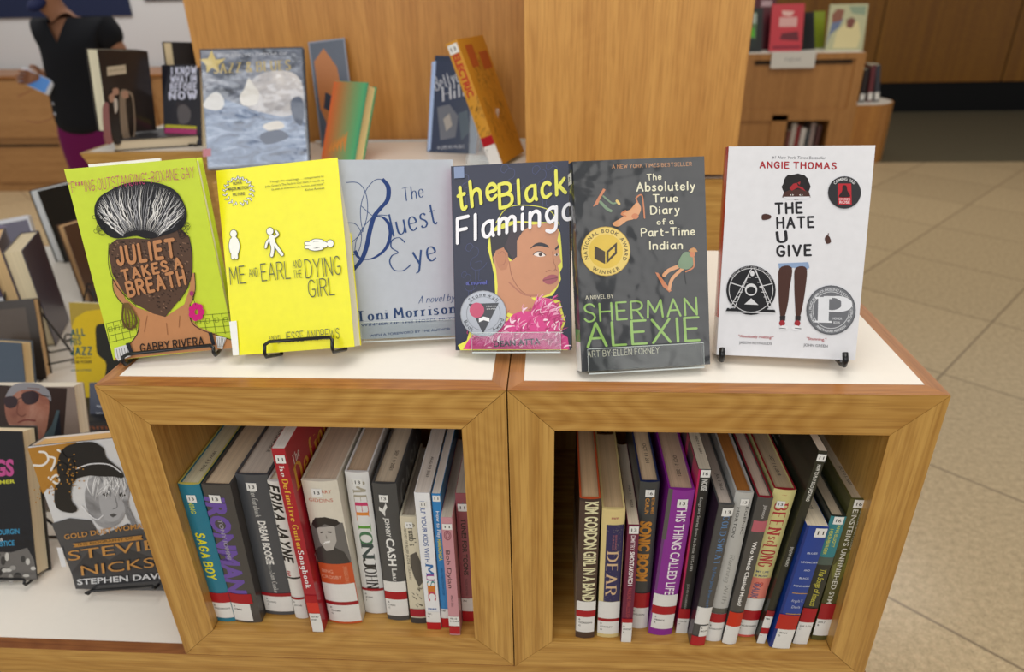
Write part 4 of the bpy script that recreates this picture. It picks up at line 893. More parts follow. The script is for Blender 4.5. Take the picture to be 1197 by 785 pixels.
def ft(art, t, a0, a1, z, cap, c, f='s', wt=1.0):
    art.up(); ps, W = skel(t, wt, .7, True); 
    for p in ps: art.tri([(a0+(q[0]/W)*(a1-a0), z+q[1]*cap) for q in p], [tuple(range(len(p)))], c)
ft(A, 'The', .014, .034, b.H-.034, .013, 'e8dcd8'); ft(A, 'Definitive', .014, .20, b.H-.068, .032, 'd8a030'); ft(A, 'Songbook', .075, .21, b.H-.112, .026, 'd8a030'); ft(A, 'TAB', .018, .045, b.H-.19, .012, 'e0c0c0'); b.finish()
b = sbook('crosby', 'thick cream and orange hardback with a portrait of a man in a cap', 'dcd6c6', pagec=(190, 172, 150), bulge=.0035)
b.V('x', 0, 0.001, 0, .001, 'dcd6c6') if False else None
b.Hh('GARY', .085, .42, .80, .0052, 'c4604a'); b.Hh('GIDDINS', .145, .12, .80, .0052, 'c4604a')
def U(b, pts): return [(b.st(u, t)) for u, t in pts]
for P, c in (([(0, .41), (.0, .33), (.12, .28), (.5, .26), (.95, .30), (1, .55), (.98, .72), (.02, .72)], '6c6a68'), ([(.02, .72), (.0, .50), (.12, .47), (.35, .45), (.6, .46), (.85, .50), (1, .6), (1, .72)], '3c3a3a'),
             ([(.18, .33), (.2, .43), (.34, .49), (.56, .48), (.7, .42), (.72, .31)], 'b4b0aa'), ([(.05, .31), (.2, .26), (.5, .25), (.80, .27), (.88, .30), (.72, .32), (.45, .30), (.15, .34)], '2a2828')):
    b.spine.uvpoly(U(b, P), c)
for P, c in (([(.27, .36), (.36, .352), (.36, .362), (.27, .368)], '2a2828'), ([(.50, .35), (.60, .352), (.60, .362), (.50, .36)], '2a2828'), ([(.42, .37), (.46, .40), (.41, .405)], '8a8680'), ([(.34, .425), (.52, .415), (.5, .43), (.38, .435)], 'ecebe8'), ([(.28, .44), (.36, .43), (.36, .436), (.28, .446)], 'f2f2f0')):
    b.spine.uvpoly(U(b, P), c)
b.B(.58, 1, 'c8552c'); b.Hh('BING', .645, .08, .42, .0055, 'e0b09a'); b.Hh('CROSBY', .685, .04, .66, .0055, 'e0b09a'); b.V('SWINGING ON A STAR', .60, .74, .74, .86, 'd89a78', 'b'); b.sticker('13', .05, .25, .55)
b.call(.72, .845, (' .',), 0, .98); b.tape(.845, .868, '9c1622'); b.call(.868, .985, ('B', 'CROSBY', 'G')); b.finish()
b = sbook('elton', 'white hardback with multicoloured serif letters, right of the cream and orange one', 'e2e2e0', pagec=(180, 158, 132))
for t, t0, t1, c in (('ME', .07, .21, 'a8a290'), ('E', .225, .29, 'c83a6a'), ('L', .295, .35, 'e08a3a'), ('T', .36, .42, '5a9a3a'), ('O', .43, .51, '4a7a58'), ('N', .52, .60, '3a4a4a'), ('J', .615, .665, '2a2a2a'), ('OHN', .68, .82, '2a2a2a')): b.V(t, t0, t1, .26, .80, c, 's', wt=.9)
b.sticker('13', .04, .3, .72); b.tape(.822, .838, '9c1622'); b.call(.838, .985, ('B', 'JOHN', 'J'), 0, 1, 'e2e2de'); b.finish()
b = sbook('cash', 'dark grey hardback with white capitals, right of the white one with coloured letters', '4a4b4c', pagec=(184, 170, 148))
b.front.uvpoly([(.004, .01), (.14, .01), (.14, b.H-.01), (.004, b.H-.01)], '3a3a3c'); ft(b.front, 'CASH', .02, .13, b.H-.05, .03, '8a8a88')
b.V('JOHNNY', .25, .39, .38, .58, 'e6e6e2', 'b', bold=.8); b.V('CASH', .40, .60, .34, .70, 'eeeeea', 'b', bold=.8); b.V('Lau', .62, .71, .46, .68, 'd8d8d4', 'b', bold=.8)
b.spine.uvpoly(U(b, [(.2, .17), (.34, .19), (.5, .14), (.55, .17), (.44, .2), (.42, .24), (.3, .21), (.18, .2)]), 'e0e0dc'); b.sticker('13', .08, .25, .62)
b.call(.715, .79, (' .',)); b.tape(.79, .845); b.call(.845, .965, ('B', 'CASH', 'C')); b.stamp('SEP 1 0 2021'); b.finish()
b = sbook('crumb', 'short cream book with black hand lettering, left of the white music book', 'd4ccb4', hard=True, bulge=.001, pagec=(150, 140, 125), depth=.15)
b.V("Crumb's", .07, .27, .45, .85, '2a2622', 's', wt=.9); b.V('HEROES OF BLUES JAZZ & COUNTRY', .10, .60, .18, .34, '4a4238', 'b'); b.spine.uvpoly(U(b, [(.4, .36), (.8, .33), (1, .42), (1, .62), (.75, .66), (.5, .56), (.35, .45)]), '54504a')
for k in range(14): a0 = (.2+.7*random.random(), .64+.18*random.random()); b.spine.up(); b.spine.tri([b.st(a0[0], a0[1]), b.st(a0[0]+.18, a0[1]+.02), b.st(a0[0]+.16, a0[1]+.03)], [(0, 1, 2)], '5a544a')
b.sticker('13', .05, .3, .75); b.B(.95, 1, '3a3a3c'); b.tape(.865, .935, 'a02030'); b.finish()
b = sbook('kids', 'white softcover with blue lettering and a coloured word, right of the short cream book', 'e8eaec', hard=False, pagec=(196, 188, 178))
b.V('HELP YOUR KIDS WITH', .06, .51, .32, .64, '3a5a9a', 'b', bold=.3)
for t, t0, t1, c in (('M', .53, .60, '2a6aa8'), ('U', .605, .64, '9a3a8a'), ('S', .65, .69, '3a8a8a'), ('I', .70, .72, 'd07a2a'), ('C', .73, .79, 'c03a5a')): b.V(t, t0, t1, .3, .82, c, 's', wt=.8)
b.Hh('FREE', .858, .2, .8, .003, '2a5aa0', bold=.8); b.sticker('11', .06, .3, .75); b.call(.87, .95, ('781.', 'H'), 0, 1); b.tape(.95, 1.0, 'b81a24'); b.stamp('AUG 0 3 2021'); b.finish()
b = sbook('harm', 'thin blue softcover about harmonica playing, between the white music book and the pink one', '2a84c4', hard=False, pagec=(196, 190, 182))
b.V('How to Play', .13, .33, .35, .75, 'f0f2f4', 'b', bold=.4); b.V('HARMONICA', .34, .50, .30, .74, 'd8d03a', 'b', bold=.8); b.V('MELODIES STEP BY STEP', .56, .76, .4, .65, '1a4a7a', 'b'); b.sticker('11', .01, .1, .95); b.call(.86, .93, ('788',)); b.tape(.93, 1, 'b81a24'); b.finish()
b = sbook('dylan', 'short thin pale pink book with dark lettering, right of the thin blue one', 'c89098', hard=False, pagec=(170, 160, 146))
b.V('Bob Dylan', .28, .60, .22, .62, '3a2a30', 'b'); b.V('ANDY GILL', .66, .76, .36, .58, '3a2a30', 'b'); 
for r in (.32, .2): 
    for k in range(16):
        an = 2*PI*k/16; an2 = 2*PI*(k+1)/16; b.spine.tri([b.st(.5+r*math.cos(an), .15+r*.13*math.sin(an)), b.st(.5+r*math.cos(an2), .15+r*.13*math.sin(an2)), b.st(.5+(r-.06)*math.cos(an2), .15+(r-.06)*.13*math.sin(an2)), b.st(.5+(r-.06)*math.cos(an), .15+(r-.06)*.13*math.sin(an))], [(0, 1, 2, 3)], '8a4a58')
b.sticker('11', .05, .1, .95, hgt=.009); b.call(.84, .92, ('782.42', 'DYLAN')); b.tape(.92, .985, 'b01a26'); b.finish()
b = sbook('toons', 'dusty red book with dark capitals, last on the right in the left cube', '96505a', hard=False, pagec=(160, 150, 138))
b.V('TUNES FOR TOONS', .20, .64, .34, .72, '2a1c20', 'b', bold=.8); b.V('MUSIC AND THE', .67, .80, .4, .6, '5a2a34', 'b'); b.V('~', .07, .1, .4, .8, '3a8a9a', 'h'); b.sticker('11', .08, .15, .9); b.call(.82, .92, ('781',)); b.tape(.92, 1, 'b01a26'); b.finish()
# ---------- right cube
b = sbook('gordon', 'dark brown hardback with tall cream capitals, first from the left in the right cube', '4a3830', pagec=(186, 158, 122), under='b8502c')
b.back.uvpoly([(.004, .0), (.155, 0), (.155, .115), (.004, .12)], 'c4beb2'); b.V('KIM GORDON GIRL IN A BAND', .02, .735, .30, .92, 'e4dfb4', 'b', bold=1.0); b.B(.0, .02, '3a2a28'); b.call(.735, .80, (' .',), .03, 1); b.tape(.80, .845); b.call(.845, .955, ('B', 'GORDON', 'G'), .03, .97); b.B(.74, .955, 'c4beb2', 0, .03); b.finish()
b = sbook('dear', 'cream hardback with a dark blue starry panel, second from the left in the right cube', 'dcc88a', pagec=(186, 160, 124))
b.B(.12, .72, '2c2a58', .22, .98)
for k in range(60): p = b.st(.24+.72*random.random(), .12+.6*random.random()**1.5); b.spine.up() if k % 20 == 0 else 0; b.spine.tri([p, (p[0]+.0005, p[1]), (p[0]+.0002, p[1]+.0006)], [(0, 1, 2)], 'e4d8a8')
b.Hh('mm', .075, .42, .74, .004, 'a03a50', bold=.6); b.V('DEAR', .34, .66, .30, .78, 'd8b890', 's', wt=.8); b.V('BERNARD', .20, .32, .62, .70, 'b06a70', 'b'); b.V('SUMNER', .20, .32, .50, .58, 'b06a70', 'b')
b.call(.72, .85, (' .',), 0, 1); b.tape(.85, .872, '9c1622'); b.call(.872, .97, ('B', 'STANLEY', 'G'), 0, 1); b.finish()
b = sbook('shost', 'thin short maroon book with white lettering, third from the left in the right cube', '6a1a3c', hard=False, pagec=(190, 176, 156))
b.V('DMITRY', .09, .22, .35, .72, 'e8dce0', 'b', bold=.3); b.V('SHOSTAKOVICH', .23, .52, .35, .74, 'f0ecec', 'b', bold=1.0); b.V('PAULINE FAIRCLOUGH', .54, .80, .35, .72, 'a8444c', 'b', bold=.4); b.sticker('13', .01, .12, .95); b.tape(.80, .835); b.call(.835, 1.0, ('B', 'SHOST', 'S'), .05, .98); b.stamp('FEB 1 1 2022', .03, .07); b.finish()
b = sbook('sonic', 'dark grey hardback with big orange capitals, fourth from the left in the right cube', '3e4142', pagec=(196, 174, 142), under='26325a')
b.V('PETER AMES', .10, .22, .66, .82, 'c88a3c', 'b', bold=.5); b.V('CARLIN', .11, .22, .34, .56, 'c88a3c', 'b', bold=.5); b.V('SONIC BOOM', .27, .68, .18, .76, 'd08c34', 'b', bold=1.8); b.sticker('16', .05, .3, .78); b.tape(.76, .86); b.call(.86, 1.0, ('B', 'WILSON')); b.stamp('OCT 13 201', .04, .08); b.finish()
b = sbook('life', 'thick bright purple hardback with white capitals, fifth from the left in the right cube', '8a2a94', pagec=(188, 164, 138), bulge=.003)
b.B(0, .35, '5a5654', 0, .16); b.B(.35, .70, '6a3a74', 0, .10); b.V('THIS THING CALLED LIFE', .10, .72, .42, .82, 'f0e8f0', 'b', bold=.4); b.sticker('13', .06, .38, .78); b.call(.72, .80, (' .',), 0, 1); b.tape(.80, .855); b.call(.855, .955, ('B', 'PRINCE', 'R'), .05, 1); b.stamp('OCT 2 1 2021', .03, .07); b.finish()
b = sbook('pink', 'tall black and hot pink softcover with a round numbered sticker, right of the purple hardback', '232426', hard=False, depth=.19, pagec=(186, 178, 160))
b.B(0, .92, 'b81858', 0, .16); b.back.uvpoly([(0, 0), (.19, 0), (.19, b.H), (0, b.H)], 'b81858'); 
for k in range(3): b.back.uvpoly([(.03+k*.045, b.H-.004), (.062+k*.045, b.H-.004), (.062+k*.045, b.H-.03), (.03+k*.045, b.H-.03)], '1c1c20')
b.V('NOISE', .06, .13, .4, .85, 'c8c8c4', 'b', bold=1.5); b.V('Songs and Stories from the Scene 1977-1983', .17, .62, .42, .66, 'c8c8c4', 'b'); b.V('JOHN ROBB ED', .70, .85, .42, .6, 'a8a8a4', 'b'); b.sticker('16', .0, .2, .95, hgt=.014); b.tape(.85, .91); b.call(.91, 1.0, ('780.92', 'T')); b.stamp('DEC 3 1 2021', .03, .065); b.finish()
b = sbook('sweat', 'grey hardback with pale blue capitals and a wrapped red and white foot', '4c4c4c', pagec=(184, 172, 160))
b.back.uvpoly([(0, .0), (.155, 0), (.155, b.H), (0, b.H)], '3a2a3c'); b.V('COLD SWEAT', .08, .42, .45, .82, '5a84b4', 's', wt=.9); b.V('My Father James Brown and Me', .44, .74, .50, .72, '4a78a8', 'b'); b.sticker('13', .02, .3, .98)
b.call(.73, .85, (' .',), 0, 1); b.call(.86, .94, ('B', 'BROWN'), .45, 1); b.tape(.935, 1.0, 'b01824'); b.stamp('JUL 1 2015', .03, .06); b.finish()
b = sbook('horton', 'pale silver grey hardback with thin dark spaced capitals, left of the dark classical music book', 'b8b8b4', pagec=(150, 96, 40))
b.V('HORTON', .10, .30, .25, .42, '3a3a3a', 'b'); b.V('REGENIC', .06, .28, .72, .88, '3a3a3a', 'b'); b.V('Running', .42, .60, .42, .70, '84847e', 'c', shear=.3, wt=.4); b.V('With', .62, .74, .50, .78, '84847e', 'c', shear=.3, wt=.4); b.sticker('13', .04, .35, .8); b.B(.78, .815, '54544e'); b.tape(.815, .875); b.call(.875, 1.0, ('B', 'HORTON')); b.finish()
b = sbook('class', 'dark grey book with a dusty pink band and an orange-red tape, right cube', '4c4a48', pagec=(190, 168, 150), under='8a2030')
b.V('Johnson', .05, .14, .5, .72, 'd4d0cc', 'b'); b.B(.16, .235, 'b8606c', .1, 1); b.V('Who Needs Classical Music?', .30, .74, .38, .66, 'f0eeea', 'b', bold=.7); b.tape(.785, .88, 'c83018'); b.call(.88, 1.0, (' .',)); b.finish()
b = sbook('solong', 'cream and coral hardback with a tall red serif title, right of the classical music book', 'd4cc8c', pagec=(176, 156, 126), under='98222c')
b.V('BEEN', .10, .30, .22, .80, 'b03038', 's', wt=1.0); b.V('SO', .32, .37, .32, .62, 'b03038', 's', wt=1.0); b.V('LONG', .38, .52, .20, .82, 'b03038', 's', wt=1.1); b.Hh('MY LIFE', .565, .2, .8, .0032, '3a4a7a', bold=.4); b.Hh('& MUSIC', .592, .2, .8, .0032, '3a4a7a', bold=.4)
b.B(.60, .74, 'dc8070'); b.Hh('89', .66, .3, .7, .008, 'b84a44', bold=1); b.V('KAUK', .64, .74, .25, .6, '6a5a7a', 'b', bold=1); b.Hh('~', .04, .4, .6, .003, 'b03038'); b.sticker('13', .075, .25, .62); b.call(.74, .82, (' .',)); b.tape(.82, .885); b.call(.885, .985, ('B', 'KAUKONEN', 'K')); b.B(.985, 1, 'd85a50'); b.stamp('OCT 1 6 2018', .03, .07); b.finish()
b = sbook('jazzp', 'tall thin black jazz piano softcover, the tallest book in the right cube', '26281f', hard=False, depth=.22, pagec=(190, 178, 160), bulge=.0003)
for k in range(9):
    z = b.H-.03-k*.012; b.back.up(); V, F, W = bfont('Learn to play solo jazz piano at home'); b.back.tri([(.20-p/W*.10, z+q*.0042) for p, q in V], F, 'a8a8a0')
b.V('HOW TO PLAY SOLO JAZZ PIANO', .07, .26, .35, .75, 'e4e4dc', 'b', bold=.6); b.V('BY JOHN VALERIO', .50, .60, .4, .75, 'd0d0c8', 'b', bold=.4); b.sticker('11', .015, .05, .98); b.call(.86, .92, ('786',)); b.tape(.92, .95); b.call(.95, 1.0, ('V',)); b.tape(.83, .86, '8a1c24'); b.finish()
b = sbook('blue', 'short royal blue book with small white lines of text and thin gold rules', '1c3f92', hard=False, bulge=.001, depth=.14, pagec=(206, 192, 166))
b.B(0, 1, '162f78', 0, .12)
for i, (t, y) in enumerate((('BLUES', .225), ('LEGACIES', .30), ('AND', .365), ('BLACK', .43), ('FEMINISM', .495))): w = .14*len(t)/2*.75; b.Hh(t, y, .62-w/1.1, .62+w/1.1, .0028, 'c8d0e4', bold=.5)
b.Hh('Angela Y.', .62, .36, .92, .0046, 'c8d0e4'); b.Hh('Davis', .67, .46, .86, .0046, 'c8d0e4'); b.B(.545, .551, 'c89a3c', .28, 1); b.B(.715, .721, 'c89a3c', .28, 1); b.sticker('11', .01, .42, .95, hgt=.014); b.tape(.725, .845, 'b82a20'); b.call(.845, 1.0, ('781.64', 'D'), .14, 1); b.stamp('APR 2 7 2021', .03, .06); b.finish()
b = sbook('insect', 'dark green and teal book with yellow lettering, second from the right in the right cube', '2a2e28', pagec=(172, 156, 132), bulge=.0008)
b.B(0, .32, '2e8088'); b.V('LANG ELLIOTT', .06, .24, .58, .80, 'c8c84c', 'b', bold=.5); b.V('HERSHBERGER', .10, .30, .20, .42, 'c8c84c', 'b', bold=.5); b.B(.32, .38, '4c5c54'); b.V('The Songs of Insects', .41, .70, .35, .78, 'c8c04a', 'b', bold=.3, shear=.2); b.sticker('16', .0, .22, .85); b.tape(.72, .83); b.call(.83, 1.0, ('595.7 ELL', 'C'), 0, 1); b.finish()
b = sbook('einst', 'olive green hardback with white spaced capitals, last on the right in the right cube', '55542e', pagec=(178, 162, 136), bulge=.001)
for k in range(10): u, t = random.random()*.8, .35+.35*random.random(); b.spine.uvpoly(U(b, [(u, t), (u+.2, t-.03), (u+.3, t+.04), (u+.1, t+.08)]), random.choice(['6c6c34', '77783c', '4a4a26'])) if u < .68 else None
b.V("EINSTEIN'S UNFINISHED SYM", .07, .74, .30, .62, 'e0e0d4', 'b', bold=.3); b.V('MARCIA BARTUSIAK', .06, .36, .72, .88, 'c0c0ac', 'b'); b.sticker('16', .0, .22, .85); b.tape(.74, .85, 'a01c26'); b.call(.85, .965, ('539.7', 'B')); b.stamp('OCT 0 5 2000', .03, .065); b.finish()
# ================================================================== books on the lower case, left
GLW = 'books standing about on the low white case at the left'
DIM = dict(rough=.3, coat=.4)
bk = Book('white, gold and black hardback with a woman in a tall hat', pose(-.5876, .0986, LOW+.011, .0078, .1881, -.1138, .1589, .2344), .034, .1589, .2344, 'cover', True, 'd4d4d4', DIM, GLW, pagec=(188, 150, 96), under='24211e')
def stevie(a):
    a.crop(0, 440, 2.8045); GO, K, G1, G2, G3 = 'b07c30', '201f20', '8c8c8e', 'c4c4c6', '4a4a4c'
    a.poly('90,234 250,214 262,270 255,330 240,350 225,330 200,350 180,372 170,356 150,372 140,384', GO)
    for p in ('110,290 140,290 158,272 150,250 130,246', '160,330 185,350 196,338 186,322 172,330', '160,262 180,268 176,290 168,306', '190,240 206,250 204,262'): a.line(p, 7, 'e6e2da')
    random.seed(2)
    for k in range(60): x = random.gauss(170, 30); y = random.gauss(370, 18); a.ell(x, y, 2.5, 2.5, GO, n=6) if 112 < x < 260 else None
    a.poly('170,480 230,462 300,470 330,520 420,480 470,500 540,530 560,700 250,694 235,640', G3)
    a.poly('236,640 300,560 360,600 420,560 520,600 540,690 250,694', '38383a')
    a.poly('300,330 350,318 420,330 425,380 415,430 400,470 370,492 330,490 290,440 280,380', cloud(['6a6a6c', '929294', 'b0b0b2'], 20, .6, rough=.35, coat=.3), True)
    a.poly('330,350 400,350 412,400 404,440 384,470 350,470 330,430', 'a8a8aa', True)
    for x, y in ((350, 384), (402, 386)): a.poly([(x-14, y), (x, y-8), (x+14, y), (x, y+8)], K)
    a.poly('360,452 374,446 386,452 372,460', '4a4a4c'); a.line('378,390 386,424 372,432', 3, '6a6a6c')
    for k in range(34): x = 285+random.random()*140; a.line([(x, 322+JIT(10)), (x+JIT(30), 350+JIT(10)), (x+JIT(50), 372+40*random.random())], 3, random.choice(['e2e2e2', 'c8c8c8', '77777a', 'f0f0f0']), taper=True)
    for k in range(14): a.line([(410+JIT(20), 400), (425+JIT(20), 450), (450+JIT(30), 500)], 2.4, '8a8a8c', taper=True)
    a.line('270,420 290,445 320,466 340,452', 3.6, 'e0e0e2')
    a.poly('190,300 200,250 230,222 300,212 340,232 350,262 382,290 404,312 402,330 340,318 260,330 240,350 236,400 256,430 240,444 200,436 182,410 184,360 200,340', K, True)
    a.poly('196,262 232,222 306,212 330,240 352,290 400,322 300,322 250,300 210,310', K, True)
    a.line('252,300 300,284 360,286 400,312', 4, 'd8d8da')
    for k in range(46): x = random.gauss(235, 24); y = random.gauss(310, 30); a.ell(x, y, 3, 2.4, GO, n=6)
    for p in ('180,300 200,280 222,290 214,310', '190,330 214,320 236,330', '240,270 250,300 246,340', '205,240 220,262 240,262'): a.line(p, 4, K)
    a.text('GOLD DUST WOMAN', 216, 530, 492, 490, 17, 'c08a48', bold=.5); a.poly('240,544 470,516 466,524 474,530 244,556 250,549', 'b8823c')
    a.text('THE BIOGRAPHY OF', 256, 551, 440, 529, 8, '4a3a20', bold=.4)
    a.text('STEVIE', 230, 600, 520, 560, 34, 'c08a48'); a.text('NICKS', 272, 648, 510, 620, 34, 'c08a48'); a.text('STEPHEN DAVIS', 258, 678, 552, 656, 19, 'd4d4d4', bold=.8)
    a.poly('190,556 208,556 222,618 206,620', 'dcdcdc')
stevie(bk.front); bk.finish(); easel('black wire easel under the book with the woman in a tall hat', bk.M, .034, LOW+.0012, w=.105, lip=.0)

bk = Book('black hardback with pink capitals and a grey photo at its foot', pose(-.8177, .1115, LOW+.011, .0102, .3262, .0053, .1592, .2331), .032, .1592, .2331, 'cover', True, '17171b', dict(rough=.25, coat=.6, bump=.1, bscale=30), GLW, pagec=(206, 192, 164))
def ings(a):
    a.crop(0, 440, 2.8045); a.text('KINGS', -110, 326, 46, 322, 52, 'b84a86', bold=1.5); a.text('DREAMER', -70, 356, 50, 348, 12, 'c8c83a', bold=.8)
    a.text('DONNIE DURGIN', -80, 522, 64, 514, 17, '3a90b8', bold=.8); a.text('&', 0, 540, 12, 539, 12, 'c8c8c8'); a.text('EVAN FENSTICE', -80, 562, 48, 552, 17, '3a90b8', bold=.8)
    a.poly('-200,575 40,575 90,560 112,600 122,664 -180,684', '6a6662'); random.seed(4)
    for k in range(30): x = -60+170*random.random(); y = 582+80*random.random(); a.ell(x, y, 5+9*random.random(), 4+12*random.random(), random.choice(['9a9690', 'c4c0b8', '3a3836', '222222']), n=10)
ings(bk.front); bk.finish(); easel('black wire easel under the black hardback with pink capitals', bk.M, .032, LOW+.0012, w=.07, lip=.004, x0=.035)

bk = Book('yellow paperback with dark blue hand lettering and a dark silhouette, behind the left cube', pose(-.8996, .6027, LOW+.006, .12, .245, .0867, .1615, .219), .02, .1615, .219, 'cover', False, 'd4b416', DIM, GLW)
def alljazz(a):
    a.crop(60, 320, 3.92); a.poly('80,130 240,136 240,160 160,170 110,200 92,250', 'a89038'); a.poly('205,240 235,228 300,232 320,580 180,580 230,520 250,440 246,400 212,366 204,300', '23231c', True)
    a.text('ALL', 92, 285, 154, 280, 30, '2a5a5c', 'h', wt=1.1); a.text('HIS', 92, 325, 136, 322, 30, '2a5a5c', 'h', wt=1.1); a.text('JAZZ', 90, 370, 184, 368, 32, '2a5a5c', 'h', wt=1.1)
    a.text('THE LIFE AND DEATH', 92, 388, 180, 386, 7, '5a4a10', bold=.5); a.text('BOB FOSSE', 92, 410, 186, 408, 12, '2a2a1a', bold=.8); a.text('MARTIN GOTTFRIED', 92, 446, 184, 444, 8, '2a5a5c', bold=.5); a.poly('84,498 138,500 138,512 84,510', 'a8242c')
alljazz(bk.front); bk.finish()

def solve_y(px, py, z):   # depth at which the line of sight through a picture point is at height z
    q = ray(px, py); return (CP+q*((z-CP.z)/q.z))
def lowbook(label, pxb, pyb, pyt, w, T, color, yaw=0, tilt=.2, roll=0, face='cover', hard=True, flip=False, zb=LOW+.003, pagec=(206, 190, 160), h=None, under=None, group=GLW, D=.15, fin=DIM):
    P = solve_y(pxb, pyb, zb); q = ray(pxb, pyt)
    if h is None:
        # height along the tilted board
        n = Vector((math.sin(yaw)*1, -math.cos(yaw), 0)); R = Matrix.Rotation(yaw, 3, 'Z') @ Matrix.Rotation(-tilt, 3, 'X'); n = R @ Vector((0, 1, 0)); Q = CP+q*((P-CP).dot(n)/q.dot(n)); h = (Q-P).length
    if face == 'spine' and abs(yaw) > 2: P = P-D*Vector((-math.sin(yaw), math.cos(yaw), 0))
    if face == 'spine': return Book(label, pose(P.x, P.y, zb, yaw, tilt, roll, T, h), T, D, h, 'spine', hard, color, fin, group, pagec=pagec, under=under)
    return Book(label, pose(P.x, P.y, zb, yaw, tilt, roll, w, h), T, w, h, 'cover', hard, color, fin, group, flip=flip, pagec=pagec, under=under)
# portrait book: only its upper half shows
P = solve_y(40, 455, LOW+.215)
bk = Book('book with a close portrait of an older man in dark glasses', pose(P.x-.01, P.y-.06, LOW+.004, .08, .26, .03, .155, .223), .028, .155, .223, 'cover', False, '8a7a70', DIM, GLW, pagec=(206, 200, 186))
def facebook(a):
    a.crop(0, 440, 2.8045); a.poly('-40,26 220,38 205,260 -40,260', '3a2c28')
    a.poly('20,60 60,36 110,30 150,50 162,90 158,140 150,180 128,214 84,216 50,190 26,150 16,110', cloud(['8a5444', 'a46c58', 'bc8c78'], 22, .6, rough=.35, coat=.3), True); a.poly('20,60 50,24 120,22 158,44 168,80 150,66 110,44 60,48 26,80', '8e8c90', True)
    a.poly('14,70 44,64 58,76 54,96 34,104 18,96', '3a2c30', True); a.poly('72,56 106,46 128,60 120,84 94,92 76,82', '3a2c30', True); a.line('56,78 66,70 74,70', 3, '2a2426'); a.line('126,58 160,66', 3, '2a2426')
    a.line('62,80 56,116 70,130 84,124', 4, '7a4a3c'); a.line('60,150 84,142 116,144', 5, '7a3a34'); a.line('90,36 130,40', 2, '7a4a3c'); a.poly('150,190 196,120 205,260 100,262', '22262e'); a.poly('128,214 170,160 186,110 196,110 168,236 140,262', '4a5a60')
facebook(bk.front); bk.finish()
# far books of the same case
b = lowbook('upright book showing tan fore edge, beside the one with a yellow-flecked board', 30, 393, 284, .15, .034, '4a3c4e', yaw=PI+.55, tilt=0, face='spine', pagec=(214, 178, 128)); b.finish()
b = lowbook('tall book standing fore edge forward with pale pages and a navy board flecked yellow', 55, 405, 294, .15, .042, '33304a', yaw=PI+.40, tilt=0, face='spine', pagec=(206, 192, 160), D=.17)
for k in range(8): b.front.uvpoly([(.12, .05+k*.024), (.135, .05+k*.024), (.135, .058+k*.024), (.12, .058+k*.024)], 'b0a040')
b.finish()
b = lowbook('book with a dim dark cover in a black wire easel, behind the portrait book', 14, 446, 352, .15, .03, '3c342e', yaw=.25, tilt=.35, pagec=(190, 160, 120)); 
b.front.uvpoly([(.02, .02), (.13, .02), (.13, .17), (.02, .17)], '54483e'); b.finish()
easel('black wire easel round the dim dark cover at the left edge', b.M, .03, LOW+.0012, w=.13, back=.17, lip=.0, leg=.10)
b = lowbook('slate blue book with cream pages on its right, lowest at the left edge', 4, 470, 400, .12, .03, '4c5866', yaw=-.1, tilt=.3, pagec=(204, 180, 136)); b.finish()
b = lowbook('large leaning book with a dark purple cover and pale border, upper left', 20, 352, 262, .20, .02, 'c8c8cc', yaw=.3, tilt=.35, roll=-.12); b.front.uvpoly([(.03, .01), (.195, .01), (.195, b.H-.012), (.03, b.H-.012)], '3a2c48')
for k in range(9): b.front.uvpoly([(.05+.02*(k % 5), .04+.02*k), (.09+.016*(k % 5), .045+.02*k), (.08, .07+.02*k)], ['54446a', '2a2038', '6a5a7a'][k % 3])
b.finish()
b = lowbook('book with a pale grey edge and a black cover, half behind the lime green book', 97, 300, 216, .13, .05, '1e2224', yaw=1.15, tilt=.08, flip=True, pagec=(208, 210, 214)); b.finish()
b = lowbook('tan-edged book with a brown cover, directly left of the lime green book', 128, 345, 254, .12, .035, '5a4234', yaw=1.15, tilt=.05, flip=True, pagec=(200, 160, 112)); b.finish()
b = lowbook('navy paperback with small white lines, just left of the left cube corner', 128, 500, 446, .08, .012, '20263e', yaw=.1, tilt=.5, hard=False); b.front.crop(60, 320, 3.92)
for k in range(3): b.front.text('Wild & free', 205, 610+k*32, 246, 612+k*32, 9, 'c8ccd8', bold=.5)
b.finish()
P = solve_y(108, 502, LOW+.03); M_ = Matrix.Translation((P.x-.02, P.y+.03, LOW+.0018)) @ Matrix.Rotation(.05, 4, 'Z')
m = MB(); r = thing('book', 'dark book lying flat with brown lettering on its edge', 'book', M_, GLW); m.box(-.10, .10, 0, .14, 0, .003, paint('1e1e22', rough=.4)); m.box(-.10, .10, 0, .14, .025, .028, paint('1e1e22', rough=.4)); m.box(-.10, .10, 0, .003, .003, .025, paint('2a2a2e', rough=.4))
a = Art(m, lambda u, v, l: (u, -l, v)); a.pix = lambda x, y: (x, y); a.text('Summer', -.06, .008, .06, .008, -.012, '8a4a26', 'c', wt=.8); m.build('cover', r); m = MB(); m.box(-.098, .098, .003, .138, .003, .025, pages('z')); m.build('page_block', r)

for (px, py, yw, lab) in ((60, 432, .5, 'black wire easel standing empty beside the yellow-flecked book'), (100, 400, -.3, 'black wire easel half hidden behind the yellow paperback'), (38, 398, .9, 'black wire easel between the two upright books showing their fore edges')):
    P = solve_y(px, py, LOW+.004); easel(lab, Matrix.Translation((P.x, P.y, LOW+.006)) @ Matrix.Rotation(yw, 4, 'Z') @ Matrix.Rotation(-.3, 4, 'X'), .012, LOW+.0012, w=.11, back=.15, leg=.09)
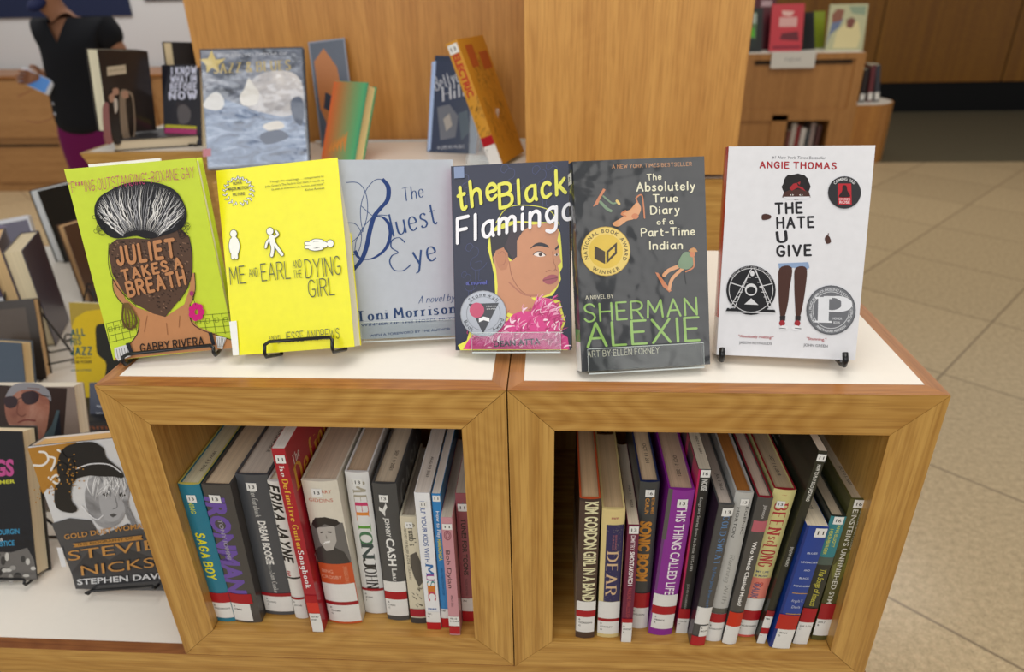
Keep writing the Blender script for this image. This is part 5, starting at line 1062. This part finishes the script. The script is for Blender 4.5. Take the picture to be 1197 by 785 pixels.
# ================================================================== books on the back cases
GB = 'books displayed on the cases behind'
bk = Book('large silvery blue jazz book in glossy plastic, on the back case', pose(-.6558, .992, .004, .1066, .3911, .0023, .2424, .2789), .014, .2424, .2789, 'cover', True, '3a4048', dict(rough=.2, coat=1, bump=.25, bscale=14), GB)
def jazz(a):
    a.crop(220, 20, 2.85); PH = dict(rough=.2, coat=1, bump=.4)
    a.poly('42,112 378,104 398,480 66,502', cloud(['2c3038', '6c7484', 'a4a8b2'], 11, 1.0, (1, 1, 1.5), **PH))
    a.poly('55,300 110,270 200,300 300,320 384,330 397,478 66,500', cloud(['3c465c', '6c7f9e', 'a8b8d0'], 13, 1.6, (1, 1, 3), **PH))
    a.poly('180,250 240,190 330,180 376,215 380,290 330,330 260,320 200,300', cloud(['8a8a90', 'bab8ba', 'dcd8d4'], 12, .8, **PH), True)
    for p, c in (('178,290 172,262 186,240 200,205 212,216 222,232 236,250 230,286 205,296', 'd8d6d0'), ('52,300 62,270 90,250 112,262 120,290 100,310', 'd0d0ce'), ('340,290 352,268 372,266 384,290 380,360 352,340', '39455c'), ('250,360 300,345 320,366 270,378', 'd4d0c8'), ('240,392 300,374 335,400 262,424', '2e3c58')): a.poly(p, c, True)
    a.poly('40,140 66,138 78,110 92,142 125,138 100,160 104,184 80,168 62,186 60,160', 'd0bc78'); a.text('JAZZ & BLUES', 88, 188, 340, 175, 32, 'b8a464', 's', wt=1.0); a.text('THE ENCYCLOPEDIA OF', 100, 134, 330, 126, 10, 'b8bcc4', bold=.3); a.poly('48,440 76,437 76,462 50,466', 'a8283c')
jazz(bk.front); bk.finish()
bk = Book('book with an orange to green cover, cream pages and a pink back', pose(-.4787, 1.0347, .001, -.4467, .4415, .0014, .1068, .2008), .034, .1068, .2008, 'cover', True, '4a9a70', DIM, GB, pagec=(222, 190, 134))
for i in range(12):
    t = i/11; c = tuple(int(a+(b-a)*t) for a, b in zip((206, 104, 56), (84, 164, 110))); bk.band(bk.front, .001, bk.H-.001, .001+.1*i/12, .001+.1*(i+1)/12, '%02x%02x%02x' % c, 1)
for k in range(5): bk.front.uvpoly([(.02+k*.01, .03+k*.008), (.028+k*.011, .03), (.03+k*.01, .06+k*.006)], 'c8803a')
bk.back.uvpoly([(0, 0), (.1068, 0), (.1068, bk.H), (0, bk.H)], 'c03a58'); bk.band(bk.spine, 0, bk.H, 0, bk.T, 'b8402c', 2)
bk.finish()
m = MB(); r = thing('magazine', 'thin magazine with a grey and orange cover leaning behind the orange and green book', 'magazine', pose(-.53, 1.24, .002, -.05, .30, -.10, .10, .29), GB); m.box(-.05, .05, 0, .004, 0, .27, paint('8a8f9c', rough=.3)); m.box(-.046, .046, -.0004, 0, .004, .266, paint('5a6270', rough=.3))
a = Art(m, lambda u, v, l: (u, -.0004-l, v)); a.uvpoly([(-.04, .22), (-.01, .25), (.02, .2), (.03, .1), (-.02, .04), (-.04, .1)], 'b87848'); a.uvpoly([(-.02, .14), (.01, .12), (.0, .08), (-.03, .1)], '3a3f4c'); m.build('cover', r)
bk = Book('dark navy book with white script lettering, left behind the leaning orange book', pose(-.217, 1.160, .001, -.237, .3566, .0253, .1325, .2286), .038, .137, .237, 'cover', True, '23304a', dict(rough=.2, coat=.9), GB, pagec=(190, 160, 120))
def bette(a):
    a.crop(220, 20, 2.85); a.poly('826,146 960,150 930,455 796,448', '2a3550'); a.text('Bettye', 826, 245, 905, 215, 46, 'c8ccd4', 'c', shear=.2, wt=.7); a.text('Hill', 850, 280, 920, 262, 42, 'c8ccd4', 'c', shear=.2, wt=.7)
    for p, c in (('830,300 870,290 900,330 890,400 840,410', '6a6e78'), ('900,320 930,310 940,380 910,410', '4c5c6a'), ('850,340 870,320 880,360 860,380', 'a8a29a'), ('812,150 826,146 808,440 797,448', 'a8c0e8')): a.poly(p, c)
    a.text('A LIFE IN MUSIC', 830, 440, 920, 436, 12, 'c8ccd4')
bette(bk.front); bk.finish()
bk = Book('orange-gold book leaning far over with a sketch on its cover', pose(-.084, .9825, .001, -.30, .0, -.36, .030, .285), .030, .15, .285, 'spine', False, 'cf9430', DIM, GB, bulge=.001)
bk.sticker('13', .02, .1, .9, hgt=.02); bk.V('ELECTRIC', .10, .44, .25, .8, 'b83a24', 'b', bold=1.5); bk.tape(.76, .83); bk.call(.83, 1.0, ('787', 'X'))
random.seed(8)
for k in range(60):
    x, z = .01+.12*random.random(), .02+.20*random.random(); bk.front.up() if k % 10 == 0 else 0
    for q in stroke_quads(catmull([(x, z), (x+.01, z+.02+.01*random.random()), (x+JIT(.02), z+.04)]), .0009, taper=True): bk.front.tri(q, [(0, 1, 2, 3)] if len(q) == 4 else [], random.choice(['4a3818', '6a5020', '9a6a20', 'e0b050']))
for p in ([(.03, .22), (.07, .22), (.07, .27), (.03, .27)], [(.09, .21), (.14, .21), (.14, .25), (.09, .25)]): bk.front.uvpoly(p, 'b85a2c')
for k in range(40):
    x, z = .03*random.random(), .03+.13*random.random(); 
    for q in stroke_quads([(x*.9, z), (min(x*.9+.004, .029), z+.006)], .0006): bk.spine.tri(q, [tuple(range(len(q)))], '3a2c18')
bk.finish()
acrylic_stand('clear acrylic stand holding up the leaning orange-gold book', pose(-.125, 1.02, .002, -.2, .25, 0, .1, .1), .01, .0012, w=.07, back=.13)
# left back case
bk = Book('book with a dark group photo and a pale title box', pose(-1.105, 1.262, .036, 1.12, -.07, .10, .142, .208), .050, .142, .208, 'cover', True, '2c2624', dict(rough=.25, coat=.6), GB, flip=True, pagec=(216, 204, 176))
def men(a):
    a.crop(80, 20, 3.922); a.poly('176,228 262,218 266,258 178,270', 'c4b8a0'); a.text('THE TEMPTATION', 184, 250, 258, 242, 7, '4a4238')
    for p, c in (('155,420 185,400 205,560 170,570', '9a6a6a'), ('185,340 230,330 260,360 250,560 200,560', '201c1c'), ('235,350 280,340 300,380 305,545 250,555', '8a7a68'), ('262,370 290,370 300,520 280,540', '2a2420'), ('185,360 205,350 212,380 192,390', 'b08a74'), ('245,345 268,338 276,366 250,372', 'b08a74'), ('203,330 226,326 230,352 206,356', 'b08a74'), ('208,380 222,376 226,420 214,440', 'c8c0b4')): a.poly(p, c, True)
men(bk.front); bk.finish()
M_ = Matrix.Translation((-1.145, 1.215, .0012)) @ Matrix.Rotation(.3, 4, 'Z'); r = thing('book', 'closed book lying flat under the dark group photo book', 'book', M_, GB)
m = MB(); m.box(0, .22, 0, .15, 0, .003, paint('2c2a2a', rough=.4)); m.box(0, .22, 0, .15, .027, .030, paint('3a3a3c', rough=.4)); m.box(0, .22, .147, .15, .003, .027, paint('2c2a2a', rough=.4)); m.build('cover', r); m = MB(); m.box(.003, .217, .003, .147, .003, .027, pages('z', (216, 200, 170))); m.build('page_block', r)
bk = Book('thick dark book with cream fore edge, behind the black and pink paperback', pose(-1.01, 1.47, .002, 1.12, -.05, .08, .15, .245), .042, .15, .245, 'cover', True, '2a2426', DIM, GB, flip=True, pagec=(212, 190, 150)); bk.finish()
bk = Book('black paperback with white brush lettering and a yellow and pink foot', pose(-.99, 1.29, .002, -.25, .30, -.02, .13, .212), .018, .13, .212, 'cover', False, '23222a', dict(rough=.2, coat=.8), GB)
def know(a):
    a.crop(80, 20, 3.922)
    for i, t in enumerate(('I KNOW', 'WHAT IM', 'BEFORE', 'NOW')): a.text(t, 474-i*3, 262+i*38, 586, 258+i*38, 30, 'd4d6ea', 'h', wt=1.3)
    a.poly('500,420 530,400 560,430 552,480 510,486', '5a5658', True); a.poly('444,492 588,500 588,512 442,505', 'c8c030'); a.poly('442,507 588,514 586,548 440,540', 'b83a74')
know(bk.front); bk.finish(); easel('black wire easel under the black paperback with white brush lettering', bk.M, .018, .0012, w=.10, lip=.0)
bk = Book('grey-green book standing behind the black paperback with white brush lettering', pose(-.935, 1.48, .002, -.1, .1, 0, .14, .262), .02, .14, .262, 'cover', True, '4c544c', DIM, GB); bk.finish()
# far right case books
FT = FLOOR+.829; GF = 'books on the far right case'
def far(label, x, w, h, c, yaw=0, roll=0, y=5.15, T=.03, z=FT, face='cover', draw=None):
    b = Book(label, pose(x, y, z, yaw, .25, roll, w, h), T, w, h, face, True, c, DIM, GF)
    if draw: draw(b)
    b.finish(); return b
def U2(b, pts, c): b.front.uvpoly([(p*b.D, q*b.H) for p, q in pts], c)
def d_pink(b):
    U2(b, [(.25, .52), (.8, .52), (.8, .72), (.25, .72)], 'd8a8a4'); U2(b, [(.35, .76), (.6, .74), (.7, .84), (.3, .86)], 'e0b8b0'); U2(b, [(.3, .25), (.9, .22), (.85, .42), (.35, .38)], '6a2a34'); U2(b, [(.1, .05), (.95, .05), (.95, .12), (.1, .12)], '8a2a3a')
far('bright coral red book on the far right case, above the white shelf sign', 1.80, .24, .335, 'c23e48', .0, draw=d_pink)
def d_green(b): U2(b, [(.1, .1), (.75, .1), (.75, .9), (.1, .9)], '5a7a50'); U2(b, [(.15, .35), (.7, .35), (.65, .55), (.2, .55)], '58b02c'); U2(b, [(.1, .65), (.75, .65), (.75, .88), (.1, .88)], 'a8b4a8'); U2(b, [(.1, .1), (.75, .1), (.75, .3), (.1, .3)], '2c3430')
far('black-framed book with a green picture, beside the column on the far right case', 1.53, .19, .31, '2a2c2c', .1, draw=d_green)
def d_mar(b): U2(b, [(.3, .75), (.8, .75), (.8, .85), (.3, .85)], 'b89aa0')
far('tall maroon book standing behind the coral red one', 1.66, .16, .42, '561826', -.1, y=5.3, draw=d_mar)
def d_cpl(b):
    for P, c in (([(.0, .05), (.1, .35), (.3, .5), (.4, .7), (.1, .6)], '6a7896'), ([(.1, .6), (.35, .65), (.4, .88), (.2, .9), (.08, .78)], '8a5a48'), ([(.2, .05), (.25, .4), (.5, .62), (.8, .62), (.9, .3), (.85, .05)], 'd8cc9a'), ([(.5, .5), (.65, .48), (.72, .64), (.62, .72), (.48, .66)], '7a4a40'), ([(.6, .8), (.95, .75), (.95, .95), (.5, .95)], '8a9c84')): U2(b, P, c)
far('pale green book with a photo of two embracing people, right end of the far case', 2.235, .27, .325, 'b8b894', -.12, draw=d_cpl)
far('black book standing between the coral red book and the couple photo', 2.0, .15, .27, '15161a', .5, y=5.25)
far('yellow-green book peeping out left of the couple photo', 2.12, .10, .27, '8a9a2a', .2, y=5.38)
m = MB(); m.box(1.66, 1.98, 4.988, 4.996, FT-.105, FT+.003, paint('d4d2cc', rough=.5)); m.box(1.66, 1.98, 4.988, 5.08, FT+.003, FT+.006, paint('d4d2cc', rough=.5)); a = Art(m, lambda u, v, l: (u, 4.988-l, v)); a.pix = lambda x, y: (x, y); a.text('NEW', 1.76, FT-.06, 1.88, FT-.06, -.03, '9a9a9a'); tag(m.build('shelf_sign'), 'small white folded sign under the coral red book', 'sign')
for i, (x, c, w) in enumerate(((1.88, '6a3a34', .03), (1.915, 'b8b0a8', .035), (1.955, '8a2a2e', .03), (1.99, 'c8c4c0', .035), (2.03, '3a4048', .03), (2.065, '9a8a86', .035), (2.105, '4a2a2c', .03))):
    H = .2+.018*((i*7) % 4); b = Book(['dark red book, first in the far open cubby', 'pale grey book, second in the far open cubby', 'crimson book, third in the far open cubby', 'white book, fourth in the far open cubby', 'slate book, fifth in the far open cubby', 'greyish pink book, sixth in the far open cubby', 'dark brown book, last in the far open cubby'][i], pose(x, 5.02+.01*(i % 3), FLOOR+.0612, 0, 0, .03, w, H), w, .16, H, 'spine', True, c, DIM, 'books in the far open cubby'); b.finish()
for i, (x, c, ro) in enumerate(((2.44, '2a2226', -.02), (2.50, '6a3038', -.08), (2.555, '3c3f4a', -.16))):
    b = Book(['dark book standing against the far case, leftmost on the rounded end', 'dark red book, middle on the rounded end', 'dark slate book leaning left, rightmost on the rounded end'][i], pose(x, 5.14, FLOOR+.4525, 0, 0, ro, .034, .27-.03*(i == 0)), .034, .16, .27-.03*(i == 0), 'spine', True, c, DIM, 'books on the rounded end case'); b.call(.75, .95, ('B',)); b.finish()
# ================================================================== the person far left
PX, PY = -2.29, 2.92
def skin_obj(name, V, E, R, mat, parent=None, root=0, sub=2):
    me = bpy.data.meshes.new(name); me.from_pydata([tuple(v) for v in V], E, []); o = bpy.data.objects.new(name, me); COL.objects.link(o)
    s = o.modifiers.new('skin', 'SKIN'); sv = me.skin_vertices[0].data
    for i, r in enumerate(R): sv[i].radius = (r, r) if not isinstance(r, tuple) else r; sv[i].use_root = (i == root)
    s.use_smooth_shade = True; ss = o.modifiers.new('sub', 'SUBSURF'); ss.levels = sub; ss.render_levels = sub
    dg = bpy.context.evaluated_depsgraph_get(); dg.update(); m2 = bpy.data.meshes.new_from_object(o.evaluated_get(dg)); o.modifiers.clear(); o.data = m2
    m2.materials.clear(); m2.materials.append(mat)
    for p in m2.polygons: p.use_smooth = True
    if parent: o.parent = parent
    return o
def person():
    r = thing('person', 'person in a black V-neck top, purple trousers and dark blue face mask holding a phone', 'person', loc=(PX, PY, FLOOR))
    skin = paint('a8775a', rough=.5); Z = -FLOOR
    V = []; E = []; R = []
    def add(p, rad, par=None):
        V.append(p); R.append(rad); 
        if par is not None: E.append((par, len(V)-1))
        return len(V)-1
    # x to the picture's right, -y towards the viewer; heights above the floor
    pel = add((-.05, 0, .76), (.13, .10)); bel = add((-.04, 0, .90), (.12, .09), pel); ch = add((-.01, 0, 1.06), (.135, .095), bel); up = add((.01, 0, 1.15), (.12, .085), ch)
    nk = add((-.01, -.005, 1.20), (.050, .05), up); nk2 = add((-.035, -.02, 1.235), (.048, .048), nk); jaw = add((-.065, -.04, 1.28), (.062, .062), nk2); sk = add((-.072, -.04, 1.362), (.088, .086), jaw); tp = add((-.066, -.025, 1.422), (.066, .066), sk)
    for sg, arm in ((-1, [((-.13, 0, 1.165), .052), ((-.155, .02, 1.10), .043), ((-.125, .09, .99), .036), ((-.09, .10, .93), .033), ((-.125, .0, .94), .028), ((-.165, -.085, .955), .021)]),
                    (1, [((.145, .0, 1.165), .054), ((.185, .01, 1.09), .044), ((.205, .03, .98), .038), ((.21, .04, .92), .034), ((.19, -.06, .83), .028), ((.17, -.14, .76), .021)])):
        k = up
        for p, rad in arm: k = add(p, rad, k)
        w = Vector(arm[-1][0]); d = (w-Vector(arm[-2][0])).normalized()
        if sg < 0: side = Vector((.25, .1, 1)).normalized()
        else: side = Vector((0, 1, .3)).normalized()
        side = (side-d*side.dot(d)).normalized(); nrm = d.cross(side)
        pc = add(tuple(w+d*.05), (.030, .017), k)
        for f in range(4):
            o = (f-1.5)*.017; L = [.062, .072, .068, .052][f]; b0 = w+d*.075+side*o; cur = nrm*(.35 if sg > 0 else -.35)
            a1 = add(tuple(b0), .0095, pc); a2 = add(tuple(b0+(d+cur*.4).normalized()*L*.5), .0085, a1); add(tuple(b0+(d+cur*.4).normalized()*L*.5+(d+cur*1.6).normalized()*L*.5), .007, a2)
        t0 = w+d*.02+side*.03; a1 = add(tuple(t0), .011, k); a2 = add(tuple(t0+(d*.7+side*.7)*.03), .010, a1); add(tuple(t0+(d*.7+side*.7)*.03+d*.025), .008, a2)
    for sg in (-1, 1):
        h = add((-.05+sg*.075, 0, .70), .082, pel); kn = add((-.05+sg*.085, -.01, .42), .055, h); cf = add((-.05+sg*.088, .01, .27), .05, kn); an = add((-.05+sg*.09, .02, .075), .033, cf); hl = add((-.05+sg*.09, .0, .035), .032, an); add((-.05+sg*.10, -.13, .026), (.036, .022), hl)
    skin_obj('body', V, E, R, skin, r)
    # clothes follow the same joints
    def garment(name, V, E, R, c, cut=None):
        o = skin_obj(name, V, E, R, paint(c, rough=.9), r, sub=4 if cut else 2)
        if cut:
            import bmesh
            bm = bmesh.new(); bm.from_mesh(o.data)
            for sg in (-1, 1): bmesh.ops.bisect_plane(bm, geom=bm.verts[:]+bm.edges[:]+bm.faces[:], plane_co=(-.02, 0, 1.115), plane_no=(1, 0, sg*.48))
            bmesh.ops.bisect_plane(bm, geom=bm.verts[:]+bm.edges[:]+bm.faces[:], plane_co=(0, 0, 1.222), plane_no=(0, 0, 1))
            bmesh.ops.delete(bm, geom=[f for f in bm.faces if cut(f.calc_center_median())], context='FACES'); bm.to_mesh(o.data); bm.free()
        return o
    garment('top', [(-.05, 0, .66), (-.05, 0, .76), (-.045, 0, .90), (-.01, 0, 1.06), (.01, 0, 1.16), (-.135, 0, 1.17), (-.165, .01, 1.09), (.15, 0, 1.17), (.20, .01, 1.08), (-.005, -.003, 1.195)],
            [(0, 1), (1, 2), (2, 3), (3, 4), (4, 5), (5, 6), (4, 7), (7, 8), (4, 9)], [(.172, .140), (.178, .146), (.164, .142), (.176, .150), (.160, .128), .078, .070, .082, .074, .064], '15171d',
            lambda c: (c.y < -.02 and c.z > 1.115 and abs(c.x+.02) < (c.z-1.115)*.48) or c.z > 1.222)
    m = MB(); 
    garment('trousers', [(-.05, 0, .86), (-.05, 0, .74), (-.135, 0, .60), (-.135, -.01, .42), (-.14, .01, .12), (.035, 0, .60), (.035, -.01, .42), (.04, .01, .12)], [(0, 1), (1, 2), (2, 3), (3, 4), (1, 5), (5, 6), (6, 7)], [(.14, .11), (.165, .13), .105, .080, .066, .105, .080, .066], '741456')
    for sg in (-1, 1): garment('shoe', [(-.05+sg*.09, .03, .045), (-.05+sg*.095, -.05, .035), (-.05+sg*.102, -.15, .03)], [(0, 1), (1, 2)], [.045, .042, .036], '202024')
    # mask, hair, eyes
    o = skin_obj('face_mask', [(-.078, -.080, 1.262), (-.088, -.108, 1.305)], [(0, 1)], [.062, .055], paint('1c2550', rough=.8), r, sub=2)
    o = skin_obj('hair', [(-.038, .01, 1.30), (-.043, .015, 1.372), (-.062, .0, 1.427)], [(0, 1), (1, 2)], [.07, .096, .078], paint('2a1c16', rough=.6), r, sub=2)
    for sx in (-.108, -.050):
        m = MB(); m.lathe([(.001, -.008), (.008, -.004), (.010, 0), (.008, .004), (.001, .008)], paint('e8e4de', rough=.3), 10, Matrix.Translation((sx, -.121, 1.365))); m.build('eye', r)
    # phone and cord in the hand
    h = hit(42, 95, Vector((0, 1, 0)), Vector((0, PY-.13, 0)))
    M = Matrix.Translation(h) @ Matrix.Rotation(math.radians(27), 4, 'Y') @ Matrix.Rotation(math.radians(-25), 4, 'X')
    p = thing('phone', 'white smartphone with a blue lit screen held by the person', 'phone', M)
    m = MB(); m.box(-.079, .079, -.004, .004, -.037, .037, paint('d8dade', rough=.3)); m.build('case', p, bevel=.004)
    sm, nt, b = nodes('phone_screen'); nz = nt.nodes.new('ShaderNodeTexNoise'); nz.inputs['Scale'].default_value = 30; rp = nt.nodes.new('ShaderNodeValToRGB'); rp.color_ramp.elements[0].color = lin('2c5c9a'); rp.color_ramp.elements[1].color = lin('5a8cc8')
    nt.links.new(nz.outputs['Fac'], rp.inputs[0]); nt.links.new(rp.outputs[0], b.inputs['Base Color']); nt.links.new(rp.outputs[0], b.inputs['Emission Color']); b.inputs['Emission Strength'].default_value = .5
    m = MB(); m.box(-.058, .060, -.0048, -.004, -.033, .033, sm); m.build('screen', p)
    cd = paint('8a4a3a', rough=.6); m = MB()
    def at(x, y, dy=0): q = hit(x, y, Vector((0, 1, 0)), Vector((0, PY-.10+dy, 0))); return q
    path = catmull([tuple(at(*q)) for q in ((58, 90), (62, 104), (64, 118), (65, 130), (60, 138), (45, 143), (30, 141))], 5); m.tube(path, .0016, cd)
    m.tube(catmull([tuple(at(*q)) for q in ((58, 92), (46, 101), (33, 107), (21, 113))], 5), .0016, cd); o = m.build('cord'); tag(o, 'thin reddish brown cord with two clear beads hanging below the phone hand', 'cord')
    for q in ((64, 121), (66, 133)):
        m = MB(); m.lathe([(.002, -.012), (.011, -.006), (.013, 0), (.011, .006), (.002, .012)], paint('b8bcc8', rough=.15, coat=.8), 12, Matrix.Translation(at(*q))); m.build('bead', o)
person()
# ================================================================== light and camera
def area(name, loc, target, sx, sy, power, c):
    l = bpy.data.lights.new(name, 'AREA'); l.shape = 'RECTANGLE'; l.size = sx; l.size_y = sy; l.energy = power; l.color = c
    o = bpy.data.objects.new(name, l); COL.objects.link(o); o.location = loc; o.rotation_euler = (Vector(target)-Vector(loc)).to_track_quat('-Z', 'Y').to_euler(); return o
w = bpy.data.worlds.new('world'); scene.world = w; w.use_nodes = True; bg = w.node_tree.nodes['Background']; bg.inputs[0].default_value = (1.0, .97, .93, 1); bg.inputs[1].default_value = .36
area('ceiling_light_panel', (.15, .1, 1.75), (.1, .2, 0), 1.6, 1.3, 25, (1, .95, .88))
area('window_daylight', (-1.1, -2.3, 1.6), (.0, .3, -.1), 2.4, 1.6, 40, (.93, .96, 1))
area('window_daylight', (1.8, -2.2, 1.2), (.2, .2, -.3), 1.8, 1.6, 16, (1, .97, .93))
area('ceiling_light_panel', (-2.8, 3.2, 2.1), (-3.2, 4.4, 0), 2.5, 1.2, 50, (1, .97, .94))
area('ceiling_light_panel', (2.2, 3.6, 2.1), (2.2, 4.4, -.4), 1.6, 1.2, 30, (1, .93, .82))
cam = bpy.data.cameras.new('camera'); co = bpy.data.objects.new('camera', cam); COL.objects.link(co); scene.camera = co
cam.sensor_width = 36; cam.sensor_fit = 'HORIZONTAL'; cam.lens = CAM['f']/IW*36; cam.clip_start = .02; cam.clip_end = 60
Mc = Matrix((CR, CU, -CD)).transposed().to_4x4(); Mc.translation = CP; co.matrix_world = Mc
cam.dof.use_dof = True; cam.dof.focus_distance = .76; cam.dof.aperture_fstop = 4.5
vs = scene.view_settings; vs.view_transform = 'Standard'; vs.look = 'None'; vs.gamma = 1; vs.use_curve_mapping = False; vs.exposure = -.10
